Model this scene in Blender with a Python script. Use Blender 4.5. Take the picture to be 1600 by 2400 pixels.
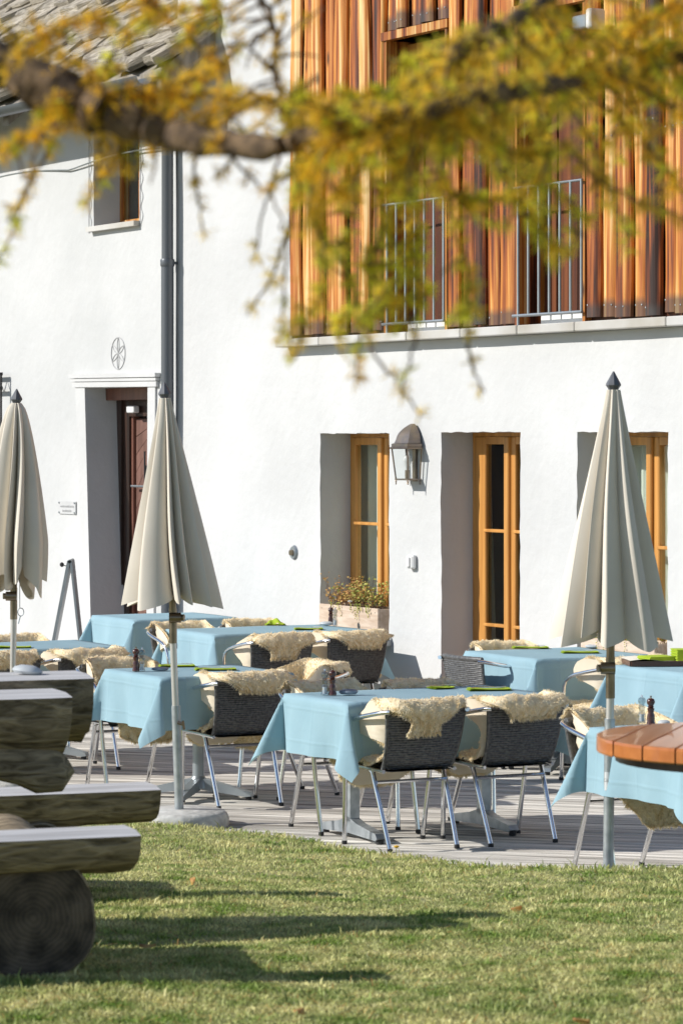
import bpy, math, random
import numpy as np
from mathutils import Vector, Matrix
random.seed(7); rng = np.random.default_rng(7)
sc = bpy.context.scene
for o in list(bpy.data.objects): bpy.data.objects.remove(o)
R = math.radians

# ------------------------------------------------------------------ camera, sky, sun, exposure
EYE = 2.083                      # camera height above the deck
cd = bpy.data.cameras.new('camera'); cam = bpy.data.objects.new('camera', cd)
sc.collection.objects.link(cam); sc.camera = cam
cam.location = (0, 0, EYE); cam.rotation_euler = (R(90), 0, 0)
cd.sensor_fit = 'VERTICAL'; cd.sensor_height = 36.0; cd.sensor_width = 24.0
cd.lens = 111.0; cd.shift_y = -165/2400
cd.clip_start = 0.1; cd.clip_end = 500
cd.dof.use_dof = True; cd.dof.focus_distance = 19.3; cd.dof.aperture_fstop = 7.5

SUN_EL, SUN_A = R(30.5), R(7)    # elevation; azimuth of travel, from +X towards +Y
travel = Vector((math.cos(SUN_A)*math.cos(SUN_EL), math.sin(SUN_A)*math.cos(SUN_EL), -math.sin(SUN_EL)))
w = bpy.data.worlds.new('World'); sc.world = w; w.use_nodes = True
nt = w.node_tree; nt.nodes.clear()
sky = nt.nodes.new('ShaderNodeTexSky'); sky.sky_type = 'NISHITA'; sky.sun_disc = False
sky.sun_elevation = SUN_EL; sky.sun_rotation = math.atan2(-travel.x, -travel.y)
sky.altitude = 1800
bg = nt.nodes.new('ShaderNodeBackground'); bg.inputs['Strength'].default_value = 0.115
wo = nt.nodes.new('ShaderNodeOutputWorld')
nt.links.new(sky.outputs[0], bg.inputs[0]); nt.links.new(bg.outputs[0], wo.inputs[0])
sl = bpy.data.lights.new('sun', 'SUN'); sl.energy = 4.9; sl.angle = R(0.53); sl.color = (1, 0.965, 0.905)
so = bpy.data.objects.new('sun', sl); sc.collection.objects.link(so)
so.rotation_euler = (-travel).to_track_quat('Z', 'Y').to_euler(); so.location = (-20, -3, 20)
sc.view_settings.view_transform = 'Standard'; sc.view_settings.look = 'None'
sc.view_settings.gamma = 1; sc.view_settings.exposure = 0.1; sc.view_settings.use_curve_mapping = False
sc.cycles.use_denoising = True
sc.cycles.max_bounces = 8; sc.cycles.transparent_max_bounces = 12

# ------------------------------------------------------------------ helpers
C = sc.collection
def at(px, py, z):               # photo pixel -> point on the level plane at height z
    D = (EYE-z)*7400/(py-1035); return Vector(((px-800)*D/7400, D, z))
def atd(px, py, D):              # photo pixel -> point at distance D
    return Vector(((px-800)*D/7400, D, EYE+(1035-py)*D/7400))

class MB:
    def __init__(s): s.v=[]; s.f=[]; s.m=[]
    def add(s, vs, fs, mi=0):
        n=len(s.v); s.v += [tuple(p) for p in vs]
        s.f += [tuple(i+n for i in q) for q in fs]; s.m += [mi]*len(fs); return s
    def box(s, x0,x1,y0,y1,z0,z1, mi=0, M=None, ch=0.0):
        if ch>0:
            # chamfered along all vertical + top edges: build as 3 stacked loops
            def loop(d,z): return [(x0+d+ch,y0+d,z),(x1-d-ch,y0+d,z),(x1-d,y0+d+ch,z),(x1-d,y1-d-ch,z),(x1-d-ch,y1-d,z),(x0+d+ch,y1-d,z),(x0+d,y1-d-ch,z),(x0+d,y0+d+ch,z)]
            L=[loop(ch*.7,z0),loop(0,z0+ch),loop(0,z1-ch),loop(ch*.7,z1)]
            vs=[p for l in L for p in l]; fs=[tuple(range(7,-1,-1)),tuple(range(24,32))]
            for k in range(3):
                for i in range(8): j=(i+1)%8; fs.append((k*8+i,k*8+j,k*8+8+j,k*8+8+i))
        else:
            vs=[(x0,y0,z0),(x1,y0,z0),(x1,y1,z0),(x0,y1,z0),(x0,y0,z1),(x1,y0,z1),(x1,y1,z1),(x0,y1,z1)]
            fs=[(3,2,1,0),(4,5,6,7),(0,1,5,4),(1,2,6,5),(2,3,7,6),(3,0,4,7)]
        if M is not None: vs=[M@Vector(p) for p in vs]
        return s.add(vs,fs,mi)
    def prism(s, poly, y0, y1, mi=0):      # polygon in (x,z), extruded along y
        n=len(poly); vs=[(x,y0,z) for x,z in poly]+[(x,y1,z) for x,z in poly]
        fs=[tuple(range(n)),tuple(range(2*n-1,n-1,-1))]+[((i+1)%n,i,n+i,n+(i+1)%n) for i in range(n)]
        return s.add(vs,fs,mi)
    def tube(s, pts, r, seg=8, caps=True, mi=0, flat=1.0):
        pts=[Vector(p) for p in pts]; n=len(pts)
        rs=r if hasattr(r,'__len__') else [r]*n
        vs=[];fs=[]; prev=None
        for i,p in enumerate(pts):
            t=(pts[min(i+1,n-1)]-pts[max(i-1,0)]).normalized()
            if prev is None:
                a=Vector((0,0,1)) if abs(t.z)<.9 else Vector((1,0,0))
                nrm=t.cross(a).normalized()
            else:
                nrm=(prev-t*prev.dot(t)); nrm=nrm.normalized() if nrm.length>1e-6 else t.orthogonal().normalized()
            prev=nrm; b=t.cross(nrm)
            for k in range(seg):
                an=2*math.pi*k/seg; vs.append(p+nrm*math.cos(an)*rs[i]+b*math.sin(an)*rs[i]*flat)
        for i in range(n-1):
            for k in range(seg):
                k2=(k+1)%seg; fs.append((i*seg+k,i*seg+k2,(i+1)*seg+k2,(i+1)*seg+k))
        if caps: fs.append(tuple(range(seg-1,-1,-1))); fs.append(tuple(range((n-1)*seg,n*seg)))
        return s.add(vs,fs,mi)
    def lathe(s, prof, seg=20, c=(0,0,0), mi=0, sx=1, sy=1):
        vs=[];fs=[];n=len(prof)
        for r_,z in prof:
            for k in range(seg):
                an=2*math.pi*k/seg; vs.append((c[0]+r_*sx*math.cos(an),c[1]+r_*sy*math.sin(an),c[2]+z))
        for i in range(n-1):
            for k in range(seg):
                k2=(k+1)%seg; fs.append((i*seg+k,i*seg+k2,(i+1)*seg+k2,(i+1)*seg+k))
        fs.append(tuple(range(seg-1,-1,-1))); fs.append(tuple(range((n-1)*seg,n*seg)))
        return s.add(vs,fs,mi)
    def grid(s, fn, nu, nv, mi=0, flip=False):
        vs=[fn(i/nu,j/nv) for i in range(nu+1) for j in range(nv+1)]
        fs=[]
        for i in range(nu):
            for j in range(nv):
                a=i*(nv+1)+j; q=(a,a+1,a+nv+2,a+nv+1); fs.append(q[::-1] if flip else q)
        return s.add(vs,fs,mi)
    def mesh(s, name, mats, smooth=False, auto=None):
        me=bpy.data.meshes.new(name); me.from_pydata(s.v,[],s.f)
        for m in (mats if isinstance(mats,(list,tuple)) else [mats]): me.materials.append(m)
        if any(s.m): me.polygons.foreach_set('material_index',s.m)
        me.update()
        if smooth:
            me.shade_smooth()
            if auto is not None: me.set_sharp_from_angle(angle=R(auto))
        return me
def link(name, data, parent=None, loc=None, rot=None):
    o=bpy.data.objects.new(name,data); C.objects.link(o)
    if parent is not None: o.parent=parent
    if loc is not None: o.location=loc
    if rot is not None: o.rotation_euler=rot
    return o
def obj(name, mb, mats, parent=None, loc=None, rot=None, smooth=False, auto=40):
    return link(name, mb.mesh(name,mats,smooth,auto), parent, loc, rot)
def tag(o, label=None, cat=None, group=None, kind=None):
    if label: o['label']=label
    if cat: o['category']=cat
    if group: o['group']=group
    if kind: o['kind']=kind
    return o
def empty(name, loc=(0,0,0), rot=(0,0,0)):
    o=bpy.data.objects.new(name,None); C.objects.link(o); o.location=loc; o.rotation_euler=rot
    o.empty_display_size=.1; return o
def copy_tree(o, parent=None):
    c=o.copy(); C.objects.link(c); c.parent=parent
    for ch in list(o.children): copy_tree(ch,c)
    return c
def tri_mesh(name, V, T, mat, smooth=False):       # numpy verts (n,3), tris (m,3)
    me=bpy.data.meshes.new(name); V=np.ascontiguousarray(V,dtype=np.float32); T=np.ascontiguousarray(T,dtype=np.int32)
    me.vertices.add(len(V)); me.vertices.foreach_set('co',V.ravel())
    me.loops.add(T.size); me.loops.foreach_set('vertex_index',T.ravel())
    me.polygons.add(len(T)); me.polygons.foreach_set('loop_start',np.arange(0,T.size,3,dtype=np.int32))
    me.materials.append(mat); me.update(calc_edges=True); me.validate()
    if smooth: me.shade_smooth()
    return me

# ------------------------------------------------------------------ materials
def mat(name, c1, c2=None, scale=8, rough=.6, metal=0, bump=0, stretch=(1,1,1), transl=0, tcol=None, rnd=0, island=0,
        detail=5, lo=.35, hi=.65, spec=.5, bdist=.01, coat=0, bscale=None, distort=0):
    m=bpy.data.materials.new(name); m.use_nodes=True; n=m.node_tree; N=n.nodes; L=n.links
    b=N['Principled BSDF']; out=N['Material Output']
    b.inputs['Roughness'].default_value=rough; b.inputs['Metallic'].default_value=metal
    b.inputs['Specular IOR Level'].default_value=spec; b.inputs['Coat Weight'].default_value=coat
    col=None
    tc=N.new('ShaderNodeTexCoord'); mp=N.new('ShaderNodeMapping'); mp.inputs['Scale'].default_value=stretch
    L.new(tc.outputs['Object'],mp.inputs['Vector'])
    if rnd:
        oi=N.new('ShaderNodeObjectInfo'); L.new(oi.outputs['Random'],mp.inputs['Location'])
        cmb=N.new('ShaderNodeVectorMath'); cmb.operation='SCALE'; cmb.inputs['Scale'].default_value=37
        cx=N.new('ShaderNodeCombineXYZ'); L.new(oi.outputs['Random'],cx.inputs[0]); L.new(oi.outputs['Random'],cx.inputs[1]); L.new(oi.outputs['Random'],cx.inputs[2])
        L.new(cx.outputs[0],cmb.inputs[0]); L.new(cmb.outputs[0],mp.inputs['Location'])
    no=N.new('ShaderNodeTexNoise'); no.inputs['Scale'].default_value=scale; no.inputs['Detail'].default_value=detail
    no.inputs['Distortion'].default_value=distort
    L.new(mp.outputs[0],no.inputs['Vector'])
    if c2 is None: c2=c1
    rp=N.new('ShaderNodeValToRGB'); rp.color_ramp.elements[0].position=lo; rp.color_ramp.elements[1].position=hi
    rp.color_ramp.elements[0].color=(*c1,1); rp.color_ramp.elements[1].color=(*c2,1)
    L.new(no.outputs['Fac'],rp.inputs[0]); col=rp.outputs[0]
    if rnd or island:
        hs=N.new('ShaderNodeHueSaturation'); mr=N.new('ShaderNodeMapRange')
        k=rnd or island; mr.inputs['To Min'].default_value=1-k; mr.inputs['To Max'].default_value=1+k
        if island:
            ge=N.new('ShaderNodeNewGeometry'); L.new(ge.outputs['Random Per Island'],mr.inputs[0])
        else: L.new(oi.outputs['Random'],mr.inputs[0])
        L.new(mr.outputs[0],hs.inputs['Value']); L.new(col,hs.inputs['Color']); col=hs.outputs[0]
    L.new(col,b.inputs['Base Color'])
    if bump:
        bp=N.new('ShaderNodeBump'); bp.inputs['Strength'].default_value=bump; bp.inputs['Distance'].default_value=bdist
        if bscale:
            n2=N.new('ShaderNodeTexNoise'); n2.inputs['Scale'].default_value=bscale; n2.inputs['Detail'].default_value=6
            L.new(mp.outputs[0],n2.inputs['Vector']); L.new(n2.outputs['Fac'],bp.inputs['Height'])
        else: L.new(no.outputs['Fac'],bp.inputs['Height'])
        L.new(bp.outputs[0],b.inputs['Normal'])
    if transl:
        tr=N.new('ShaderNodeBsdfTranslucent'); mx=N.new('ShaderNodeMixShader'); mx.inputs[0].default_value=transl
        if tcol: tr.inputs[0].default_value=(*tcol,1)
        else: L.new(col,tr.inputs[0])
        L.new(b.outputs[0],mx.inputs[1]); L.new(tr.outputs[0],mx.inputs[2]); L.new(mx.outputs[0],out.inputs[0])
    m['col']=0
    return m
def board_mat(name, stops, grey=True, rough=.5, rnd=.5, value=1.0):
    # dark to pale wood in long vertical streaks with knots; greyed, charred-looking lower board ends
    m=bpy.data.materials.new(name); m.use_nodes=True; n=m.node_tree; N=n.nodes; L=n.links; b=N['Principled BSDF']
    b.inputs['Roughness'].default_value=rough; b.inputs['Specular IOR Level'].default_value=.35
    tc=N.new('ShaderNodeTexCoord'); oi=N.new('ShaderNodeObjectInfo')
    ad=N.new('ShaderNodeVectorMath'); ad.operation='ADD'
    cx=N.new('ShaderNodeCombineXYZ'); mu=N.new('ShaderNodeMath'); mu.operation='MULTIPLY'; mu.inputs[1].default_value=53
    L.new(oi.outputs['Random'],mu.inputs[0]); L.new(mu.outputs[0],cx.inputs[0]); L.new(mu.outputs[0],cx.inputs[2])
    L.new(tc.outputs['Object'],ad.inputs[0]); L.new(cx.outputs[0],ad.inputs[1])
    def noise(scale,st,detail=6,dist=0):
        mp=N.new('ShaderNodeMapping'); mp.inputs['Scale'].default_value=st; L.new(ad.outputs[0],mp.inputs[0])
        no=N.new('ShaderNodeTexNoise'); no.inputs['Scale'].default_value=scale; no.inputs['Detail'].default_value=detail; no.inputs['Distortion'].default_value=dist
        L.new(mp.outputs[0],no.inputs[0]); return no.outputs['Fac'], mp
    big,_=noise(3.2,(3.6,3.6,.13),4,.5); fine,_=noise(26,(1.6,1.6,.05),6,.3)
    def math_(op,a,b_):
        q=N.new('ShaderNodeMath'); q.operation=op
        for i,x in enumerate((a,b_)):
            if isinstance(x,(int,float)): q.inputs[i].default_value=x
            else: L.new(x,q.inputs[i])
        return q.outputs[0]
    r=math_('MULTIPLY',math_('SUBTRACT',oi.outputs['Random'],.5),rnd)
    fac=math_('ADD',math_('ADD',math_('MULTIPLY',big,.68),math_('MULTIPLY',fine,.52)),r)
    rp=N.new('ShaderNodeValToRGB'); e=rp.color_ramp.elements
    e[0].position,e[0].color=stops[0][0],(*[c*value for c in stops[0][1]],1); e[1].position,e[1].color=stops[-1][0],(*[c*value for c in stops[-1][1]],1)
    for p,c in stops[1:-1]:
        q=e.new(p); q.color=(*[x*value for x in c],1)
    L.new(fac,rp.inputs[0]); col=rp.outputs[0]
    # knots
    mpk=N.new('ShaderNodeMapping'); mpk.inputs['Scale'].default_value=(7,7,2.2); L.new(ad.outputs[0],mpk.inputs[0])
    vo=N.new('ShaderNodeTexVoronoi'); vo.inputs['Scale'].default_value=1; L.new(mpk.outputs[0],vo.inputs[0])
    kr=N.new('ShaderNodeMapRange'); kr.inputs[1].default_value=.06; kr.inputs[2].default_value=.16; kr.inputs[3].default_value=.85; kr.inputs[4].default_value=0
    L.new(vo.outputs['Distance'],kr.inputs[0])
    mk=N.new('ShaderNodeMix'); mk.data_type='RGBA'; L.new(kr.outputs[0],mk.inputs[0]); L.new(col,mk.inputs[6]); mk.inputs[7].default_value=(.035,.014,.008,1); col=mk.outputs[2]
    if grey:
        sx=N.new('ShaderNodeSeparateXYZ'); L.new(tc.outputs['Object'],sx.inputs[0])
        zz=math_('ADD',sx.outputs[2],math_('MULTIPLY',math_('ADD',math_('MULTIPLY',fine,.8),math_('ADD',math_('MULTIPLY',big,.5),oi.outputs['Random'])),-.06))
        gr=N.new('ShaderNodeMapRange'); gr.inputs[1].default_value=.0; gr.inputs[2].default_value=.05; gr.inputs[3].default_value=.75; gr.inputs[4].default_value=0
        L.new(zz,gr.inputs[0]); mg=N.new('ShaderNodeMix'); mg.data_type='RGBA'
        L.new(gr.outputs[0],mg.inputs[0]); L.new(col,mg.inputs[6]); mg.inputs[7].default_value=(.05,.045,.042,1); col=mg.outputs[2]
    L.new(col,b.inputs['Base Color'])
    bp=N.new('ShaderNodeBump'); bp.inputs['Strength'].default_value=.5; bp.inputs['Distance'].default_value=.004
    L.new(fine,bp.inputs['Height']); L.new(bp.outputs[0],b.inputs['Normal'])
    return m
def glass_mat(name, tint=(.8,.85,.85), ior=1.5, rough=.02):
    m=bpy.data.materials.new(name); m.use_nodes=True; n=m.node_tree; N=n.nodes; L=n.links; N.remove(N['Principled BSDF'])
    g=N.new('ShaderNodeBsdfGlossy'); g.inputs['Roughness'].default_value=rough; t=N.new('ShaderNodeBsdfTransparent'); t.inputs[0].default_value=(*tint,1)
    fr=N.new('ShaderNodeFresnel'); fr.inputs[0].default_value=ior; mx=N.new('ShaderNodeMixShader')
    ge=N.new('ShaderNodeNewGeometry'); iv=N.new('ShaderNodeMath'); iv.operation='SUBTRACT'; iv.inputs[0].default_value=1; L.new(ge.outputs['Backfacing'],iv.inputs[1])
    mu=N.new('ShaderNodeMath'); mu.operation='MULTIPLY'; L.new(fr.outputs[0],mu.inputs[0]); L.new(iv.outputs[0],mu.inputs[1])
    L.new(mu.outputs[0],mx.inputs[0]); L.new(t.outputs[0],mx.inputs[1]); L.new(g.outputs[0],mx.inputs[2]); L.new(mx.outputs[0],N['Material Output'].inputs[0])
    return m

WOOD=[(.41,(.025,.008,.004)),(.50,(.15,.034,.008)),(.585,(.38,.105,.017)),(.68,(.60,.25,.048)),(.80,(.82,.57,.26))]
M={}
M['plaster']=mat('plaster',(.52,.52,.515),(.60,.60,.595),scale=.8,rough=.9,bump=.5,bdist=.014,bscale=11,detail=9,spec=.2)
M['plaster_old']=mat('plaster_old',(.495,.50,.495),(.58,.58,.575),scale=.7,rough=.92,bump=.55,bdist=.016,bscale=8,detail=9,spec=.2)
M['stone_ledge']=mat('stone_ledge',(.42,.39,.34),(.56,.55,.53),scale=2.2,rough=.85,bump=.3,bdist=.006,rnd=.12)
M['board']=board_mat('board',WOOD,rnd=.24)
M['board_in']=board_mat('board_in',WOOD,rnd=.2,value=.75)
M['board_dark']=board_mat('board_dark',[(.3,(.018,.008,.005)),(.55,(.09,.025,.010)),(.8,(.19,.06,.02))],grey=False,rnd=.3)
M['larch_frame']=mat('larch_frame',(.44,.19,.04),(.62,.30,.075),scale=3,stretch=(7,7,.35),rough=.4,rnd=.08,bump=.15,bdist=.002)
M['door_brown']=mat('door_brown',(.14,.055,.035),(.22,.09,.06),scale=4,stretch=(5,5,.6),rough=.5,rnd=.1)
M['door_leaf']=mat('door_leaf_wood',(.13,.066,.05),(.21,.11,.085),scale=4,stretch=(5,5,.6),rough=.5,rnd=.1)
M['door_dark']=mat('door_dark',(.028,.015,.011),(.06,.032,.022),scale=4,stretch=(5,5,.4),rough=.35)
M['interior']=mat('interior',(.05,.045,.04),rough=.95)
M['curtain']=mat('curtain',(.70,.71,.62),(.80,.81,.72),scale=3,stretch=(1,1,.2),rough=.9)
M['glass']=glass_mat('glass',(.90,.93,.92))
M['clear']=glass_mat('clear_glass',(.93,.95,.95))
M['pipe']=mat('pipe_paint',(.085,.095,.11),(.11,.118,.13),scale=3,rough=.4,metal=.35,stretch=(1,1,.1))
M['brass']=mat('aged_brass',(.17,.15,.15),(.28,.22,.16),scale=9,rough=.38,metal=.85)
M['iron']=mat('black_iron',(.02,.02,.022),(.035,.034,.034),scale=10,rough=.55,metal=.4)
M['whiteplastic']=mat('white_plastic',(.75,.75,.74),rough=.35)
M['galv']=mat('galvanised_steel',(.34,.37,.39),(.50,.53,.55),scale=16,rough=.42,metal=.7,detail=2)
M['steel']=mat('painted_steel',(.30,.33,.35),(.38,.41,.43),scale=6,rough=.35,metal=.6)
M['alu']=mat('polished_aluminium',(.80,.81,.83),rough=.16,metal=1)
M['rubber']=mat('black_rubber',(.015,.015,.016),rough=.6)
M['wicker']=mat('wicker',(.05,.05,.051),(.135,.134,.132),scale=70,rough=.40,spec=.5)
M['cloth']=mat('blue_cloth',(.315,.485,.565),(.36,.535,.615),scale=3,rough=.85,transl=.20,tcol=(.42,.58,.54),bump=.4,bdist=.02,bscale=5,spec=.2)
def crease(m):
    n=m.node_tree; N=n.nodes; L=n.links; b=N['Principled BSDF']; old=b.inputs['Normal'].links[0].from_socket
    tc=N.new('ShaderNodeTexCoord'); sx=N.new('ShaderNodeSeparateXYZ'); L.new(tc.outputs['Object'],sx.inputs[0]); acc=None
    for ax,per in ((0,.27),(1,.31),(2,.17)):
        pp=N.new('ShaderNodeMath'); pp.operation='PINGPONG'; pp.inputs[1].default_value=per/2; L.new(sx.outputs[ax],pp.inputs[0])
        mr=N.new('ShaderNodeMapRange'); mr.inputs[1].default_value=0; mr.inputs[2].default_value=.012; mr.inputs[3].default_value=1; mr.inputs[4].default_value=0; L.new(pp.outputs[0],mr.inputs[0])
        if acc is None: acc=mr.outputs[0]
        else:
            ad=N.new('ShaderNodeMath'); ad.operation='ADD'; L.new(acc,ad.inputs[0]); L.new(mr.outputs[0],ad.inputs[1]); acc=ad.outputs[0]
    bp=N.new('ShaderNodeBump'); bp.inputs['Strength'].default_value=.35; bp.inputs['Distance'].default_value=.004; L.new(acc,bp.inputs['Height']); L.new(old,bp.inputs['Normal']); L.new(bp.outputs[0],b.inputs['Normal'])
crease(M['cloth'])
M['fleece']=mat('fleece',(.92,.78,.51),(.98,.91,.73),scale=22,rough=.9,transl=.45,island=.13,spec=.1)
M['fleece_base']=mat('fleece_base',(.76,.61,.39),(.88,.75,.53),scale=34,rough=.95,bump=.8,bdist=.01,spec=.05)  # darker tan than the locks: shade in the wool's valleys put into the colour
M['hide']=mat('suede_hide',(.76,.65,.48),(.84,.75,.60),scale=5,rough=.9,transl=.12,spec=.1)
M['canopy']=mat('canopy_fabric',(.66,.60,.51),(.74,.68,.585),scale=2.5,rough=.85,transl=.07,tcol=(.62,.52,.36),bump=.2,bdist=.006,bscale=5,spec=.15)
M['finial']=mat('grey_plastic',(.09,.095,.11),(.12,.125,.14),scale=20,rough=.5)
M['pole']=mat('pole_aluminium',(.58,.56,.53),(.66,.64,.61),scale=3,stretch=(1,1,.1),rough=.35,metal=.55)
M['bronze']=mat('bronze_joint',(.20,.165,.12),(.30,.25,.19),scale=12,rough=.3,metal=.9)
M['concrete']=mat('concrete',(.46,.45,.42),(.64,.63,.59),scale=18,rough=.95,bump=.6,bdist=.01)
def deck_mat():
    m=mat('deck_wood',(.22,.195,.165),(.76,.72,.65),scale=5,stretch=(.22,13,6),rough=.85,bump=.7,bdist=.006,rnd=.16,detail=7,lo=.36,hi=.60,distort=.25,spec=.25); return m
M['deck']=deck_mat()
M['joist']=mat('joist',(.05,.045,.04),rough=.95)
M['soil']=mat('lawn_soil',(.17,.19,.06),(.36,.33,.15),scale=9,rough=.95,bump=.6,bdist=.02)
M['grass']=mat('grass_blade',(.21,.32,.055),(.72,.68,.32),scale=5.0,rough=.5,transl=.42,island=.45,detail=6,spec=.3,lo=.33,hi=.62)
M['logface']=mat('weathered_log',(.10,.078,.05),(.42,.335,.225),scale=7.0,stretch=(1.1,4.0,5.0),rough=.85,bump=.9,bdist=.02,lo=.32,hi=.66,distort=.8,rnd=.1,detail=7,spec=.2)
M['logtop']=mat('sawn_log_top',(.42,.41,.40),(.66,.65,.645),scale=4,stretch=(.4,7,3),rough=.75,bump=.3,bdist=.004)
M['logend']=mat('log_end',(.03,.022,.015),(.14,.105,.075),scale=11,rough=.9,bump=.6,bdist=.01,detail=8)
def ring_grain(m):
    n=m.node_tree; N=n.nodes; L=n.links; b=N['Principled BSDF']; col=b.inputs['Base Color'].links[0].from_socket
    tc=N.new('ShaderNodeTexCoord'); wv=N.new('ShaderNodeTexWave'); wv.wave_type='RINGS'; wv.rings_direction='Y'; wv.inputs['Scale'].default_value=21; wv.inputs['Distortion'].default_value=6; wv.inputs['Detail'].default_value=3
    L.new(tc.outputs['Object'],wv.inputs[0]); mr=N.new('ShaderNodeMapRange'); mr.inputs[3].default_value=.82; mr.inputs[4].default_value=1.12; L.new(wv.outputs['Fac'],mr.inputs[0])
    hs=N.new('ShaderNodeHueSaturation'); L.new(mr.outputs[0],hs.inputs['Value']); L.new(col,hs.inputs['Color']); L.new(hs.outputs[0],b.inputs['Base Color'])
ring_grain(M['logend'])
M['orange']=mat('lacquered_wood',(.40,.125,.03),(.52,.185,.05),scale=5,stretch=(6,.4,3),rough=.28,rnd=.10,coat=.4)
M['stone_slab']=mat('stone_slab',(.20,.17,.13),(.44,.39,.31),scale=5,stretch=(1,1,3),rough=.95,bump=.8,bdist=.02,rnd=.18,detail=8)
M['flower_wood']=mat('flower_box_wood',(.50,.37,.27),(.66,.53,.42),scale=3.5,stretch=(1,5,7),rough=.75,rnd=.06,bump=.1,distort=1.2)
M['napkin']=mat('green_napkin',(.42,.56,.03),(.50,.64,.05),scale=8,rough=.9,transl=.25)
M['pepper']=mat('dark_walnut',(.055,.018,.012),(.09,.03,.02),scale=8,rough=.18,coat=.6)
M['pebble']=mat('slate_pebble',(.15,.19,.24),(.24,.28,.33),scale=12,rough=.6)
M['pale_stone']=mat('pale_stone',(.42,.45,.47),(.60,.62,.63),scale=10,rough=.6)
M['bark']=mat('larch_bark',(.045,.028,.016),(.20,.13,.07),scale=34,rough=.95,bump=1,bdist=.01)
M['needle_gold']=mat('needle_gold',(.80,.48,.025),(.94,.70,.08),scale=3,rough=.5,transl=.62,island=.30)
M['needle_green']=mat('needle_green',(.62,.62,.04),(.86,.82,.10),scale=3,rough=.5,transl=.62,island=.30)
M['leaf_autumn']=mat('autumn_leaf',(.42,.18,.06),(.72,.50,.16),scale=25,rough=.6,transl=.3,island=.35)
M['leaf_green']=mat('leaf_green',(.26,.32,.06),(.58,.54,.14),scale=25,rough=.6,transl=.3,island=.3)
M['stem']=mat('dry_stem',(.12,.06,.04),rough=.8)
M['wood_post']=mat('weathered_post',(.20,.175,.145),(.33,.30,.26),scale=4,stretch=(5,5,.5),rough=.85,bump=.3,bdist=.004)
M['sgraffito']=mat('scratched_plaster',(.42,.42,.42),rough=.95)
M['plaque']=mat('plaque_metal',(.48,.48,.48),(.54,.54,.54),rough=.5)
M['ink']=mat('faded_ink',(.36,.36,.36),rough=.8)
M['cream_paper']=mat('cream_paper',(.75,.70,.60),rough=.8)
M['tray']=mat('tray_brown',(.10,.045,.03),rough=.4)
M['bulb']=mat('frosted_bulb',(.80,.80,.78),rough=.25,transl=.3)
M['petal']=mat('white_petal',(.8,.78,.74),rough=.7,transl=.3)

# ------------------------------------------------------------------ ground: lawn, deck
EX=[-45,-4,-1.9,-.968,-.59,-.176,.209,.5,.96,1.52,3,45]
EY=[22,18.5,17.65,17.02,16.72,16.22,15.46,14.79,14.23,14.09,13.9,12.5]
EZ=[.03,.03,.03,.02,.02,.03,.05,.10,.15,.16,.16,.16]
def edge_y(x): return float(np.interp(x,EX,EY))+.03*math.sin(x*5.1)+.02*math.sin(x*13.7+1)
def lawn_z(x,y):
    yb=edge_y(x); ze=float(np.interp(x,EX,EZ))
    t=min(max((yb-y)/(yb-9.8),0),1.45)
    return ze+(.40-ze)*min(t,1)+.05*max(t-1,0)+.008*math.sin(x*2.3+y*1.7)+.006*math.sin(x*4.1-y*3.3)
xs=list(np.concatenate([np.linspace(-45,-3,12),np.linspace(-2.9,3,120),np.linspace(3.2,45,12)]))
vs_=[-.01,0,.03,.08]+list(np.linspace(.16,9,70))+[12,18,26,40]
mb=MB(); V=[];F=[]
for x in xs:
    yb=edge_y(x)
    for k,v in enumerate(vs_):
        y=yb-v; z=lawn_z(x,y)
        if k==0: z=-.22
        elif k==1: z-=.03
        V.append((x,y,z))
nv_=len(vs_)
for i in range(len(xs)-1):
    for j in range(nv_-1):
        a=i*nv_+j; F.append((a,a+1,a+nv_+1,a+nv_))
mb.add(V,F); lawn=obj('lawn',mb,M['soil'],smooth=True,auto=60); tag(lawn,kind='structure')
mb=MB(); mb.add([(-160,-120,-.30),(160,-120,-.30),(160,160,-.30),(-160,160,-.30)],[(0,1,2,3)])
tag(obj('ground',mb,M['soil']),kind='structure')

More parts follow.
